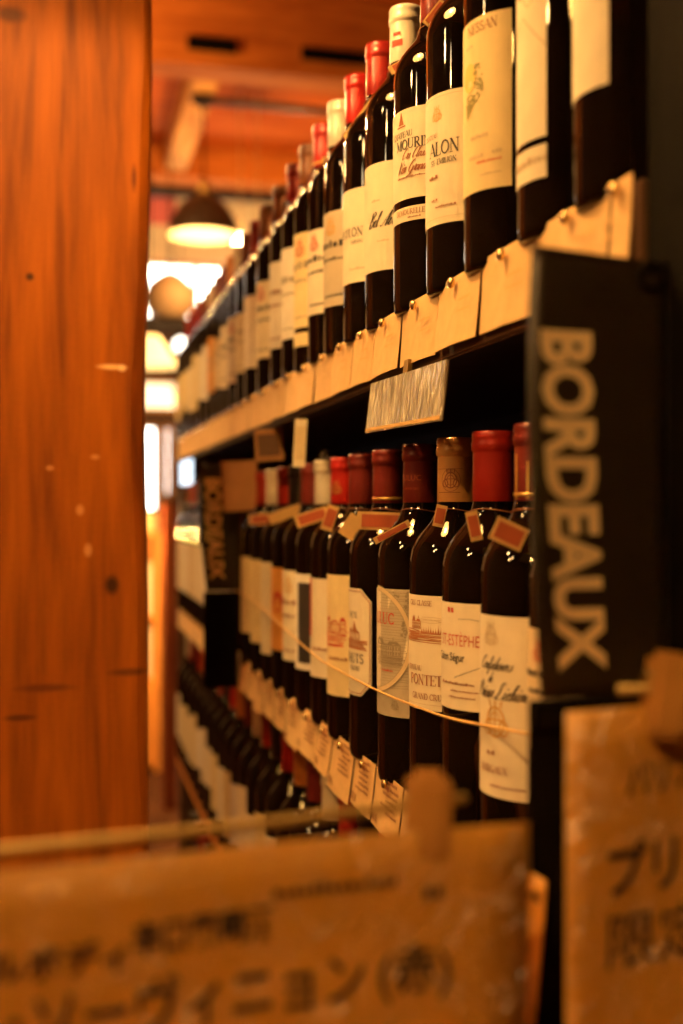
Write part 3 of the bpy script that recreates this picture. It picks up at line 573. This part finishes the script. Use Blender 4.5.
oval = N().ring(-.004, .112, .040, .052, .0016, -85, 85).ring(-.004, .112, .0375, .049, .0005, -85, 85)
middle = [
 dict(px=592, cap='maroon', lab=(.098, .172), paper='tan', rot=-12, art=generic_art(21, .17, .1, 'text'), label='nearest bottle on the middle shelf, mostly hidden behind the black sign'),
 dict(px=536, cap='maroon', lab=(.054, .173), paper='cream', ring=True, capart=[('gold_marks', N().rect(-.010, .25, -.008, .28, .002).rect(0, .25, .002, .275, .002), 'gold_print')], art=[('script', script('Confidences', .0042, .0240, .1375, w0=.12).add(script('de', .0034, .0085, .1290, w0=.12)).add(script('Prieur Lichine', .0050, .0350, .1185, w0=.13)), 'ink_black'), ('small_crest', crest(.007, .160, .010), 'ink_faint'), ('large_crest', crest(.0115, .1035, .0155), 'ink_gold'), ('lettering', serif('MARGAUX', .0046, .0215, .0700).add(words(.011, .0815, .003, 3, 2)).add(words(.034, .0610, .0014, 22, 5)), 'ink_brown')], label='bottle with Lichine in flowing script and a gold crest on its label, middle shelf'),
 dict(px=493, cap='red', lab=(.098, .175), paper='cream', art=[('red_lettering', text_ink('ST-ESTÈPHE', .0120, .0330, .1440, sx=.62, bold=-.006).add(words(.011, .168, .004, 2, 5)), 'ink_red'), ('script', text_ink('Calon Ségur', .0085, .0215, .1330, bold=.01, sx=.75).add(N().line([(.012, .121), (.038, .1315)], .0004)).add(N().line([(.016, .1635), (.026, .164), (.036, .1625)], .0003)), 'ink_black'), ('small_print', words(.029, .1160, .0022, 17, 4).add(words(.032, .1110, .0014, 19, 3)).add(words(.030, .1065, .0014, 19, 3)), 'ink_brown')], label='bottle with a glossy red capsule and ST-ESTEPHE in red on its label, middle shelf'),
 dict(px=456, cap='bronze', lab=(.084, .1745), paper='cream', capart=[('emblem', crest(.004, .266, .010).add(N().rect(-.008, .2560, .012, .2565, .002)).add(N().rect(-.012, .2750, .014, .2753, .002)).add(N().ring(.004, .266, .008, .009, .0004)), 'ink_brown'), ('lettering', text_ink('CRU', .005, .006, .288), 'ink_brown')],
      art=[('vineyard_drawing', house(.001, .1480, .012, .009).add(trees(.0145, .1450, .0065, 9)).add(hatch(-.01, .1375, .040, .1455, 12, .0006, .0009, 4)).add(hatch(-.01, .1385, .012, .1475, 6, .0007, .0009, 5)), 'ink_sepia'), ('cloud_lines', hatch(.012, .153, .036, .158, 4, .0003, .0010, 9), 'ink_faint'), ('red_lettering', serif('CRU CLASSE', .0040, .0245, .1665), 'ink_brown'), ('lettering', serif('CHATEAU', .0038, .0145, .1150).add(serif('PONTET', .0078, .0335, .1040)).add(serif('GRAND CRU', .0046, .0330, .0925)), 'ink_brown'), ('frame_line', N().rect(-.04, .0885, .042, .0888), 'ink_faint')], label='bottle with a bronze capsule and red vineyard drawing over PONTET, middle shelf'),
 dict(px=420, cap='maroon', lab=(.062, .173), paper='grey', capart=[('lettering', text_ink('LULUC', .0072, .010, .268).add(text_ink('GRAND CRU', .0028, .008, .260)), 'tag_red')],
      art=[('corner_scroll', hatch(.000, .086, .044, .1715, 34, .00035, .0009, 3).add(foliage(.036, .163, .006, .008)).add(foliage(.018, .1675, .009, .003)).add(crest(.022, .072, .006)), 'ink_grey'),
           ('inner_oval', N().poly([(-.010, .0850)] + [(-.004+.0400*math.cos(R_(a_)), .1285+.0440*math.sin(R_(a_))) for a_ in range(-84, 86, 12)] + [(-.010, .1725)]), 'paper_cream'), ('red_lettering', serif('LULUC', .0095, .0215, .1425), 'ink_red'),
           ('house_drawing', house(-.004, .1145, .032, .015).add(foliage(.032, .138, .005, .007)).add(hatch(-.004, .106, .034, .1145, 9, .0005, .0006, 8)), 'ink_grey'), ('red_print', words(.020, .101, .0022, 8, 4), 'ink_red'),
           ('oval_band', N().ring(-.004, .1285, .0412, .0450, .0042, -88, 88), 'paper_tan'), ('oval_line', N().ring(-.004, .1285, .0390, .0428, .0004, -88, 88).add(N().ring(-.004, .1285, .0432, .0470, .0004, -88, 88)), 'ink_grey')], label='bottle with a house in a grey oval and red LUC on its label, middle shelf'),
 dict(px=388, cap='maroon', lab=(.063, .166), paper='cream', cut=.012, halfu=.030, ring=True, art=[('lettering', serif('LES HAUTS', .0088, .0215, .0945).add(serif('CENTRE', .0040, .0165, .0873)).add(serif('VAUX', .0060, .0125, .1375)), 'ink_black'), ('ship_drawing', house(-.004, .117, .020, .010).add(N().poly([(.004, .124), (.012, .124), (.008, .136)])).add(hatch(-.012, .1075, .026, .117, 9, .0009, .0006, 7)), 'ink_sepia'),
           ('frame_line', N().line([(-.028, .0775), (-.018, .0655), (.018, .0655), (.0285, .0775), (.0285, .153), (.018, .1635), (-.018, .1635), (-.028, .153)], .0008), 'ink_brown')], label='bottle with a cut-cornered label reading HAUTS below a red drawing, middle shelf'),
 dict(px=363, cap='maroon', lab=(.048, .174), paper='yellow', art=[('blurred_drawing', castle(.012, .115, .014).add(hatch(-.01, .098, .03, .114, 6, .0012, .001, 5)), 'ink_red'), ('small_print', words(.03, .085, .004, 8, 6), 'ink_brown')], label='maroon-capped bottle with a red château drawing on pale yellow, middle shelf'),
 dict(px=344, cap='bright red', lab=(.055, .165), paper='cream', capart=[('gold_emblem', crest(0, .266, .010), 'gold_print')], art=[('red_bar', N().rect(-.012, .10, .000, .165), 'ink_red'), ('scroll', words(.03, .085, .004, 8, 6), 'ink_brown')], label='bottle with bright red capsule bearing a gold emblem, middle shelf'),
 dict(px=327, cap='white', lab=(.052, .165), paper='white', art=[('black_panel', N().rect(.006, .06, .030, .155), 'ink_black')], label='white-capped bottle with a black panel on its label, middle shelf'),
 dict(px=315, cap='maroon', lab=(.052, .165), paper='cream', art=generic_art(44, .165, .052, 'text'), label='maroon-capped bottle behind the white-capped one on the middle shelf'),
 dict(px=303, cap='black', lab=(.055, .165), paper='orange', art=[('blot', N().disc(.015, .12, .010, .014), 'ink_red')], label='black-capped bottle with an orange label behind the hanging shelf tag'),
 dict(px=288, cap='red', lab=(.040, .168), paper='cream', art=[], label='red-capped bottle with cream label near the far end of the first middle bay'),
 dict(px=276, cap='white', lab=(.045, .168), paper='yellow', art=[], label='white-capped bottle with yellow label near the far end of the first middle bay'),
 dict(px=265, cap='red', lab=(.05, .168), paper='yellow', art=[], label='red-capped bottle with yellow label, last in the first middle bay'),
]
ys = spread([zy(d['px']) for d in middle], 3)
ys = [y for y in ys]
MY = ys
for d, y in zip(middle, ys):
    if y > 1.745: continue
    d.pop('px'); bottle(y, LEV[1][0]+.0003, group=GM, X=XBT, **d)
for i in range(11):
    y = 1.90 + i*.081; c, p = [('maroon', 'white'), ('red', 'cream'), ('brown', 'cream'), ('black', 'tan')][i % 4]
    bottle(y, LEV[1][0]+.0003, cap=c, paper=p, lab=(.05, .165), halfu=.034, group=GM, X=XBT, label='blurred %s-capped middle-shelf bottle, %s beyond the far BORDEAUX sign' % (c, ORD[i]))
for i in range(24):
    y = .86 + i*.081
    c, p = [('bright red', 'cream'), ('orange', 'yellow'), ('maroon', 'white'), ('cream', 'cream'), ('red', 'cream'), ('black', 'yellow')][(i*5+2) % 6]
    bottle(y, LEV[2][0]+.0003, cap=c, paper=p, lab=(random.uniform(.045, .075), random.uniform(.145, .172)), halfu=random.uniform(.028, .042), group=GL, X=XBT, label='%s-capped bottle on the dim lower shelf, %s from the near end' % (c, ORD[i]))
for i in range(9):
    y = 1.95 + i*.083; c, p = [('red', 'cream'), ('maroon', 'white'), ('black', 'cream')][i % 3]
    bottle(y, LEV[3][0]+.0003, cap=c, paper=p, lab=(.055, .165), group=GB, X=XBT, label='%s-capped bottle on the bottom shelf, %s beyond the black upright' % (c, ORD[i]))

# ------------------------------------------------------------------ tags pinned along the shelf edges
def yOf(px): return onX(px, 508, XF).y
rr = random.Random(11)
edges = [640, 617.5, 541, 487, 443.5, 406.5, 379, 357, 337, 319, 302.5, 288, 275, 263, 252.5]
ue = [yOf(p) for p in edges]
while ue[-1] < YS1-.10: ue.append(ue[-1]+.088)
un = ['narrow kraft tag at the near end of the upper shelf edge', 'kraft tag on the upper shelf edge touching the top of the BORDEAUX sign', 'kraft tag on the upper shelf edge left of the black BORDEAUX sign', 'kraft tag on the upper shelf edge below the NESSAN bottle', 'kraft tag on the upper shelf edge directly above the shiny plastic holder']
def price_tag(y0, y1, top, hgt, label, grp, printed, seed, tilt):
    r2 = random.Random(seed); g = .0012; t = thing('price_tag', label, 'price tag', (XF-.0035, (y0+y1)/2, FZ+top), 0, grp)
    t.rotation_euler = (R_(r2.uniform(-.7, .7)), R_(tilt+r2.uniform(0, 3)), 0)
    w2 = (y1-y0)/2-g; bm = bmesh.new(); n = 6; F = []; Bk = []
    for i in range(n+1):
        u = -w2+2*w2*i/n; bow = -.0018*math.cos(PI*(i/n-.5)) * r2.uniform(.6, 1.2)
        for L_, off in ((F, 0), (Bk, .0005)):
            L_.append([bm.verts.new((bow*(k/2)+off - .0015*(k/2)**2, u, -hgt*k/2 + r2.uniform(-.0006, .0006)*0)) for k in range(3)])
    for L_ in (F, Bk):
        for a, b in zip(L_, L_[1:]):
            for k in range(2): bm.faces.new((a[k], b[k], b[k+1], a[k+1]))
    for a, b in ((F[0], Bk[0]), (F[-1], Bk[-1])):
        for k in range(2): bm.faces.new((a[k], a[k+1], b[k+1], b[k]))
    for i in range(n):
        bm.faces.new((F[i][0], F[i+1][0], Bk[i+1][0], Bk[i][0])); bm.faces.new((F[i][2], F[i+1][2], Bk[i+1][2], Bk[i][2]))
    c = obj('card', bm, M['kraft_tag'], t)
    if printed:
        k = N(); W = w2*2-.006
        for j in range(5): k.add(words(w2-.004-r2.uniform(0, .01), -.010-.0052*j, .0032, int(r2.uniform(9, 15)), seed*7+j))
        k.add(words(w2-.01, -.0045, .0035, 8, seed)); x = -w2+.005
        while x < -w2+.025: k.rect(x, -hgt+.005, x+r2.choice([.0004, .0008]), -hgt+.013); x += .0014
        k.disc(.004, -.008, .003, .0026); k.disc(.009, -.009, .0028, .0026)
        flat_ink('printing', k, M['ink_brown'], c, lambda u, v: (-.0030+(.0017*abs(u)/w2)-.0010*abs(v)/hgt-.0005, -u, v))
    else:
        k = N(); k.add(words(w2-.012, -.022, .0025, 10, seed)).add(words(w2-.010, -.030, .002, 14, seed+1))
        flat_ink('faint_printing', k, M['cord_tan'], c, lambda u, v: (-.0030+(.0017*abs(u)/w2)-.0010*abs(v)/hgt-.0005, -u, v))
    p = obj('push_pin', lathe([(0, -.0), (.0032, .0004), (.0044, .0022), (.0034, .0044), (0, .0052)], 14), M['pin_brass'], t, True); p.rotation_euler = (0, -PI/2, 0); p.location = (-.002, r2.uniform(-.006, .006), -.006)
    return t
for i in range(len(ue)-1):
    lb = un[i] if i < len(un) else 'kraft tag on the upper shelf edge, %s back from the black upright' % ORD[i]
    price_tag(ue[i]+.0003, ue[i+1]-.0003, .170, .052, lb, 'kraft tags on the upper shelf edge', False, 50+i, 1)
le = [yOf(p) for p in (462, 408, 380, 359, 337, 322.5, 304, 291, 279, 268.5, 259)]
while le[-1] < 1.72: le.append(le[-1]+.07)
ln = ['printed price tag at the near end of the middle shelf edge, beside the blurred peg', 'printed price tag with bar code, second from the near end of the middle shelf edge']
for i in range(len(le)-1):
    lb = ln[i] if i < len(ln) else 'printed price tag on the middle shelf edge, %s from the near end' % ORD[i]
    price_tag(le[i]+.0012, le[i+1]-.0012, -.237, .050 if i % 3 else .056, lb, 'printed tags on the middle shelf edge', True, 80+i, 4)
y = 1.84; i = 0
while y < YS1-.10:
    price_tag(y, y+.085, -.237, .05, 'blurred kraft tag on the middle shelf edge, %s beyond the far BORDEAUX sign' % ORD[i], 'kraft tags on the middle shelf edge', False, 120+i, 2); y += .088; i += 1

# ------------------------------------------------------------------ BORDEAUX signs
def bordeaux(Y, x1, wid, top, hgt, tsz, ttop, label, low, low_end=0):
    t = thing('aisle_sign', label, 'sign', (x1, Y, FZ+top), 0, 'black BORDEAUX signs')
    bm = bmesh.new(); n = 24; grid = []
    def fx(s, v):       # s 0 (free edge) .. 1 (fixed edge), v down 0..1
        lean = .010*v - .006*math.sin(PI*min(1, v*1.0))*(1-s)
        curl = -.012*(1-s)**2*math.sin(PI*v*.9+.3) 
        return (-wid*(1-s)+lean*(1-s)+ (.004*(1-v)**6)*(1-s), curl - .004*s, -hgt*v - (.005*s if v < .01 else 0))
    for side in (0, .0009):
        grid.append([[bm.verts.new(Vector(fx(i/8, j/n)) + Vector((0, side, 0))) for i in range(9)] for j in range(n+1)])
    for g in grid:
        for j in range(n):
            for i in range(8): bm.faces.new((g[j][i], g[j][i+1], g[j+1][i+1], g[j+1][i]))
    a, b = grid
    for j in range(n):
        bm.faces.new((a[j][0], a[j+1][0], b[j+1][0], b[j][0])); bm.faces.new((a[j][8], a[j+1][8], b[j+1][8], b[j][8]))
    for i in range(8):
        bm.faces.new((a[0][i], a[0][i+1], b[0][i+1], b[0][i])); bm.faces.new((a[n][i], a[n][i+1], b[n][i+1], b[n][i]))
    s = obj('sheet', bm, M['black_sheet'], t, True)
    ink = text_ink('BORDEAUX', 1, 0, 0, 'L', bold=.045, res=3)
    us = [p[0] for q in ink.f for p in q]; vs = [p[1] for q in ink.f for p in q]; U, V = max(us), max(vs)
    x0, x1_ = tsz[0], tsz[1]         # text column across the sheet (0 free edge .. 1)
    def put(u, v):
        vv = ttop + (u/U)*tsz[2]; sdr = .006*0
        s_ = x1_ - (1-v/V)*(x1_-x0) if False else x0 + (v/V)*(x1_-x0)
        p = fx(s_, vv/hgt); return (p[0] + .0065*(u/U)*(1-s_)*0 + tsz[3]*(u/U), p[1]-.0006, -vv)
    flat_ink('lettering', ink, M['sign_letters'], s, put)['label'] = 'cream capitals reading BORDEAUX'
    r = obj('ring', tube([(-.010+.006*math.cos(a_), -.006, -.012+.006*math.sin(a_)) for a_ in [2*PI*k/16 for k in range(17)]], .0012, 6), M['black_metal'], t, True)
    # the black holder strip the sheet is fixed to
    t2 = thing('sign_holder', low, 'sign holder', (x1, Y+.006, FZ+top-hgt-.002), 0, 'black holders below the signs')
    hb = FZ+top-hgt-.002
    obj('strip', BX(-wid*.90, -.0005, 0, .004, -(hb-.02-low_end), 0, bev=.001), M['black_metal'], t2)
    obj('lip', BX(-wid*.90, -.0005, -.006, -.0002, -.012, 0, bev=.001), M['black_metal'], t2); 
    if not low_end: obj('foot', BX(-wid*.95, -.0005, -.03, .03, -hb, -(hb-.02)+.0, bev=.002), M['black_metal'], t2)
    return t
bordeaux(.483, XF-.0005, .0742, .123, .213, (.06+.04, .45, .160, .0045), .040, 'large black sign reading BORDEAUX downward beside the nearest bottles', 'black upright strip under the large BORDEAUX sign')
bordeaux(1.772, XF-.0065, .062, .072, .205, (.12, .52, .163, .003), .024, 'small far black sign reading BORDEAUX in front of the second bay', 'black upright strip under the small far BORDEAUX sign', CAM_H-.31)

# ------------------------------------------------------------------ cards, holder, cord
def card(px, py, wpx, hpx, rot, depth, label, rz=0, face='tag_edge', mid='tag_red', cat='neck tag', nm='neck_tag', grp='small cards round the bottle necks', string=None, tilt=0, yaw=0):
    p = at(px, py, depth); s = depth/FPX; w, h = wpx*s/2, hpx*s/2
    t = thing(nm, label, cat, p, 0, grp); t.rotation_euler = (R_(tilt), R_(rot), -TH+R_(yaw))
    c = obj('card', BX(-w, w, -.0004, .0004, -h, h), M[face], t)
    if mid: obj('printed_panel', BX(-w*.80, w*.80, -.0009, -.0005, -h*.70, h*.70), M[mid], c)
    if string is not None:
        bx, by, bz = string; ctr = Vector((bx, by, bz)); mw = t.matrix_world
        R0 = .0175; pts = [ctr + Vector((R0*math.cos(a_), R0*math.sin(a_), .0015*math.sin(2*a_))) for a_ in [2*PI*k/20 for k in range(21)]]
        from mathutils import Euler
        inv = (Matrix.Translation(p) @ t.rotation_euler.to_matrix().to_4x4()).inverted()
        obj('string', tube([inv @ q for q in pts], .0004, 5), M['ink_brown'], t)
    return t
nz = FZ+LEV[1][0]+.2420
def ystr(i): return (XBT, MY[i], nz-.0)
card(509, 534, 34, 24, 25, .70, 'tilted gold-edged red card round the neck of the bottle beside the black sign', string=ystr(1))
card(474, 526, 12, 30, -12, .775, 'narrow gold-edged card on the neck of the red-capped ST-ESTEPHE bottle', yaw=0, string=ystr(2))
card(440, 516, 11, 22, 12, .850, 'short gold-edged card on the neck of the bronze-capped bottle', string=ystr(3))
card(392, 532, 40, 7, -28, .945, 'thin card lying tilted across the shoulder of the LUC bottle', string=ystr(4))
card(380, 521, 46, 18, 2, 1.035, 'wide gold and red band card on the neck of the HAUTS bottle', string=ystr(5))
card(352, 527, 18, 24, 35, 1.12, 'diamond-turned cream card left of the wide gold and red band', mid=None, string=ystr(6))
card(330, 518, 12, 26, 18, 1.20, 'narrow tan card on the neck of the bottle with the gold emblem', mid='tag_red', string=ystr(7))
card(312, 517, 34, 13, -18, 1.28, 'blurred red collar card right of the hanging shelf tag', string=ystr(8))
card(285, 514, 34, 11, -20, 1.45, 'blurred orange collar card below the hanging shelf tag', mid=None, string=ystr(10))
card(264, 519, 30, 11, -4, 1.60, 'blurred red collar card nearest the far BORDEAUX sign', string=ystr(11))
uz = FZ+LEV[0][0]+.2420
card(408, 61, 42, 9, -29, .985, 'gold and red band card below the white capsule on the upper shelf', string=(XBT, UY[5], uz))
card(364, 120, 52, 15, -54, 1.10, 'long cream card leaning down between the red capsules on the upper shelf', mid=None, string=(XBT, UY[6], uz))
card(335, 160, 24, 11, -14, 1.27, 'short orange card under the red and cream capsule on the upper shelf', mid=None, string=(XBT, UY[9], uz))
card(436, 14, 30, 12, -52, .90, 'dark red gold-edged card at the neck of the MOURIN bottle', string=(XBT, UY[4], uz))

# shiny plastic holder below the upper shelf edge
a = onX(372, 385, XF-.010); b = onX(448, 361, XF-.010); dpt = .043
t = thing('plastic_holder', 'shiny clear plastic card holder hanging under the upper shelf edge', 'card holder', (XF-.010, (a.y+b.y)/2, (a.z+b.z)/2))
W2 = abs(a.y-b.y)/2
PL = mat('wrinkled_plastic', (.95, .86, .66), rough=.2, metal=.15, bump=1.0, bdist=.03, bscale=70, stretch=(1, 2.2, .35), coat=1)
t.rotation_euler = (R_(math.degrees(math.atan2(a.z-b.z, a.y-b.y))), R_(6), 0)
obj('insert_card', BX(.0005, .0012, -W2, W2, -dpt, 0), M['paper_tan'], t); obj('plastic_sleeve', BX(-.0012, .0002, -W2-.001, W2+.001, -dpt-.001, .001), PL, t)
obj('hem', BX(-.0018, -.0013, -W2, W2, -dpt, -dpt+.003), M['tag_edge'], t)
obj('clip', BX(-.001, .003, -.006, .006, .0011, .012), M['wire'], t)
# hanging items deeper down the row
card(300, 443, 12, 48, 3, 1.30, 'tall narrow paper tag hanging from the upper shelf over the middle bottles', face='paper_cream', mid='paper_tan', cat='hanging tag', nm='hanging_tag', grp='cards under the upper shelf')
card(269, 445, 28, 32, -4, 1.52, 'brown framed card hanging beside the tall narrow tag', face='kraft_card', mid='shelf_wood', cat='hanging card', nm='hanging_card', grp='cards under the upper shelf')
card(240, 486, 36, 50, -3, 1.74, 'plain brown card board above the far black sign', face='kraft_card', mid=None, cat='card', nm='brown_card', grp='cards under the upper shelf')
# cord along the middle bottles
XC = XBT-RB-.0028
pts = [onX(px, py, XC) for px, py in ((230, 588), (249.5, 597.5), (278.5, 623), (314, 655), (340, 671), (378.6, 691), (414, 705.6), (446, 717), (482, 725), (535, 735), (575, 742))]
tag(obj('safety_cord', tube(smooth_path(pts, 6), .0010, 8), M['cord_tan'], smooth=True), 'tan cord stretched across the front of the middle row of bottles', 'cord')

# ------------------------------------------------------------------ foreground: wire, pegs and blurred tags
def film(name, base, rough=.2):
    m = mat(name, base, rough=.45, var=.10, scale=12); nt = m.node_tree; b = nt.nodes['Principled BSDF']
    b.inputs['Coat Weight'].default_value = 1; b.inputs['Coat Roughness'].default_value = .28; b.inputs['Coat IOR'].default_value = 2.2
    tc = nt.nodes.new('ShaderNodeTexCoord'); n = nt.nodes.new('ShaderNodeTexNoise'); n.inputs['Scale'].default_value = 70; n.inputs['Detail'].default_value = 3; n.inputs['Distortion'].default_value = 1.5
    bp = nt.nodes.new('ShaderNodeBump'); bp.inputs['Strength'].default_value = 1; bp.inputs['Distance'].default_value = .03
    nt.links.new(tc.outputs['Object'], n.inputs['Vector']); nt.links.new(n.outputs['Fac'], bp.inputs['Height']); nt.links.new(bp.outputs[0], b.inputs['Coat Normal'])
    return m
FILM = film('tag_in_film', (.74, .35, .03))
def quad_tag(c4, thick, nm, label, writing):
    """c4: top-left, top-right, bottom-right, bottom-left world points"""
    t = thing(nm, label, 'price card', c4[0], 0, 'big blurred price cards in front'); o0 = c4[0]
    nrm = (c4[1]-c4[0]).cross(c4[3]-c4[0]).normalized(); bm = bmesh.new(); n = 10; G = []
    if nrm.y > 0: nrm = -nrm
    def P(s, v):
        p = c4[0]*(1-s)*(1-v) + c4[1]*s*(1-v) + c4[2]*s*v + c4[3]*(1-s)*v
        return p - o0 + nrm*(.003*math.sin(s*7)*math.sin(v*4+1))
    for off in (0, -thick):
        G.append([[bm.verts.new(P(i/n, j/n)+nrm*off) for i in range(n+1)] for j in range(n+1)])
    for g in G:
        for j in range(n):
            for i in range(n): bm.faces.new((g[j][i], g[j][i+1], g[j+1][i+1], g[j+1][i]))
    for k in range(n):
        for (q0, q1) in (((0, k), (0, k+1)), ((n, k), (n, k+1)), ((k, 0), (k+1, 0)), ((k, n), (k+1, n))):
            bm.faces.new((G[0][q0[0]][q0[1]], G[0][q1[0]][q1[1]], G[1][q1[0]][q1[1]], G[1][q0[0]][q0[1]]))
    c = obj('card', bm, FILM, t, True)
    Wm = (c4[1]-c4[0]).length; Hm = (c4[3]-c4[0]).length
    for i, (nm2, ink) in enumerate(writing):
        flat_ink(nm2, ink, M['ink_black'], c, lambda u, v: P(u/Wm, -v/Hm) + nrm*.0012)
    return t
zl, zr = .40, .455
TL, TR = at(-110, 878, zl-.01), at(527, 822, zr); dn = Vector((0, 0, -.17))
s1_ = .42/FPX
def UV(px, py, c0, c1, z0):     # card coordinates of a picture point, for placing words
    return None
Wm = (TR-TL).length
def cu(px): return (px+110)/637*Wm
def cv(px, py): return -(py-(878+(822-878)*(px+110)/637))*.425/FPX
lines = text_ink('フルボディ', .0130, cu(104), cv(104, 962), 'R', bold=.02).add(text_ink('辛口葡萄酒', .0140, cu(250), cv(250, 938), 'R', bold=.02, sx=.78))
lines2 = text_ink('ルネ･ソーヴィニョン', .0230, cu(346), cv(346, 1005), 'R', bold=.015, sx=.80).add(text_ink('(赤)', .0205, cu(440), cv(440, 992), 'R', bold=.015, sx=.95))
lines3 = words(cu(380), cv(380, 890), .004, 14, 3).add(words(cu(430), cv(430, 902), .006, 2, 3))
quad_tag([TL, TR, TR+dn, TL+dn], .0006, 'price_card', 'wide blurred orange price card with Japanese writing across the bottom left', [('lettering', lines), ('large_lettering', lines2), ('small_lettering', lines3)])
RL, RR_ = at(566, 712, .47), at(780, 690, .50); Wm2 = (RR_-RL).length
def ru(px): return (px-566)/214*Wm2
def rv(py): return -(py-708)*.475/FPX
l1 = text_ink('バリノ', .016, ru(690), rv(795), 'R', bold=.01, sx=.8); l2 = text_ink('プリミ', .026, ru(716), rv(893), 'R', bold=.02, sx=.8); l3 = text_ink('限定', .026, ru(702), rv(965), 'R', bold=.0)
quad_tag([RL, RR_, RR_+dn*1.1, RL+dn*1.1], .0006, 'price_card', 'blurred orange price card with Japanese writing at the bottom right under a peg', [('lettering', l1), ('large_lettering', l2), ('small_lettering', l3)])
# small tag edge peeping out behind the wide card
EL, ER = at(505, 862, .52), at(546, 880, .52); quad_tag([EL, ER, ER+dn*.5+Vector((-.006, 0, 0)), EL+dn*.5], .0006, 'price_card', 'small orange card edge peeping out behind the wide price card', [('lettering', words(.018, -.012, .004, 3, 2))])
# wire
wp = [at(-290, 880, .365), at(0, 851, .40), at(240, 826, .428), at(430, 803, .452), at(466, 798, .457)]
tag(obj('steel_wire', tube(smooth_path(wp, 6), .0021, 8), M['wire'], smooth=True), 'blurred brassy wire crossing in front, holding the wide price card', 'wire')
def peg(p, lb, ang, sc_=1.0):
    t = thing('clothes_peg', lb, 'peg', p); t.rotation_euler = (0, R_(ang), -TH); k = sc_
    bm = bmesh.new(); box(bm, -.009*k, .009*k, -.008, -.0028, -.020*k, .016*k, bev=.0034); obj('front_jaw', bm, M['peg_wood'], t)
    bm = bmesh.new(); box(bm, -.009*k, .009*k, .0028, .008, -.020*k, .016*k, bev=.0034); obj('back_jaw', bm, M['peg_wood'], t)
    obj('spring', tube([(-.010*k + .020*k*i/30, .0052*math.cos(i*1.3), .002+.0052*math.sin(i*1.3)) for i in range(31)], .0009, 6), M['wire'], t, True)
pk = at(428, 812, .452); peg(pk, 'blurred wooden peg clipping the wide price card to the wire', 2)
pk2 = at(668, 690, .478); peg(pk2, 'blurred wooden peg clipping the right price card beside the BORDEAUX sign', 8, 1.0)
tag(obj('peg_wire', tube([at(618, 690, .477), at(668, 688, .480), at(800, 684, .487)], .0022, 8), M['wire'], smooth=True), 'short blurred wire through the right peg', 'wire')
# a low wooden stand just below the picture that the wires rise from
t = thing('front_stand', 'low wooden stand below the price cards', 'stand', (0, .40, 0))
obj('stand_top', BX(-.25, .22, -.09, .09, FZ-.36, FZ-.335, bev=.003), W_BEAM, t)
for x in (-.22, .17): obj('leg', BX(x, x+.04, -.05, .05, 0, FZ-.3602, bev=.002), W_BEAM, t)
p = wp[0]; obj('wire_support', tube([(p.x, p.y-.40, FZ-.336), (p.x, p.y-.40, p.z)], .0022, 8), M['wire'], t)

a = at(180.5, 458, 2.77); b = at(193, 485, 2.77); w2 = (b.x-a.x)/2
t = thing('small_screen', 'small pale blue glowing screen at the far end of the middle shelf', 'screen', ((a.x+b.x)/2, YS1, b.z))
obj('screen_frame', BX(-w2-.003, w2+.003, -.0085, -.0005, -.003, a.z-b.z+.003, bev=.001), M['black_metal'], t)
obj('display', BX(-w2, w2, -.0095, -.0087, 0, a.z-b.z), col('screen_glow', (.7, .8, .9), emit=(.75, .88, 1), es=1.3), t)
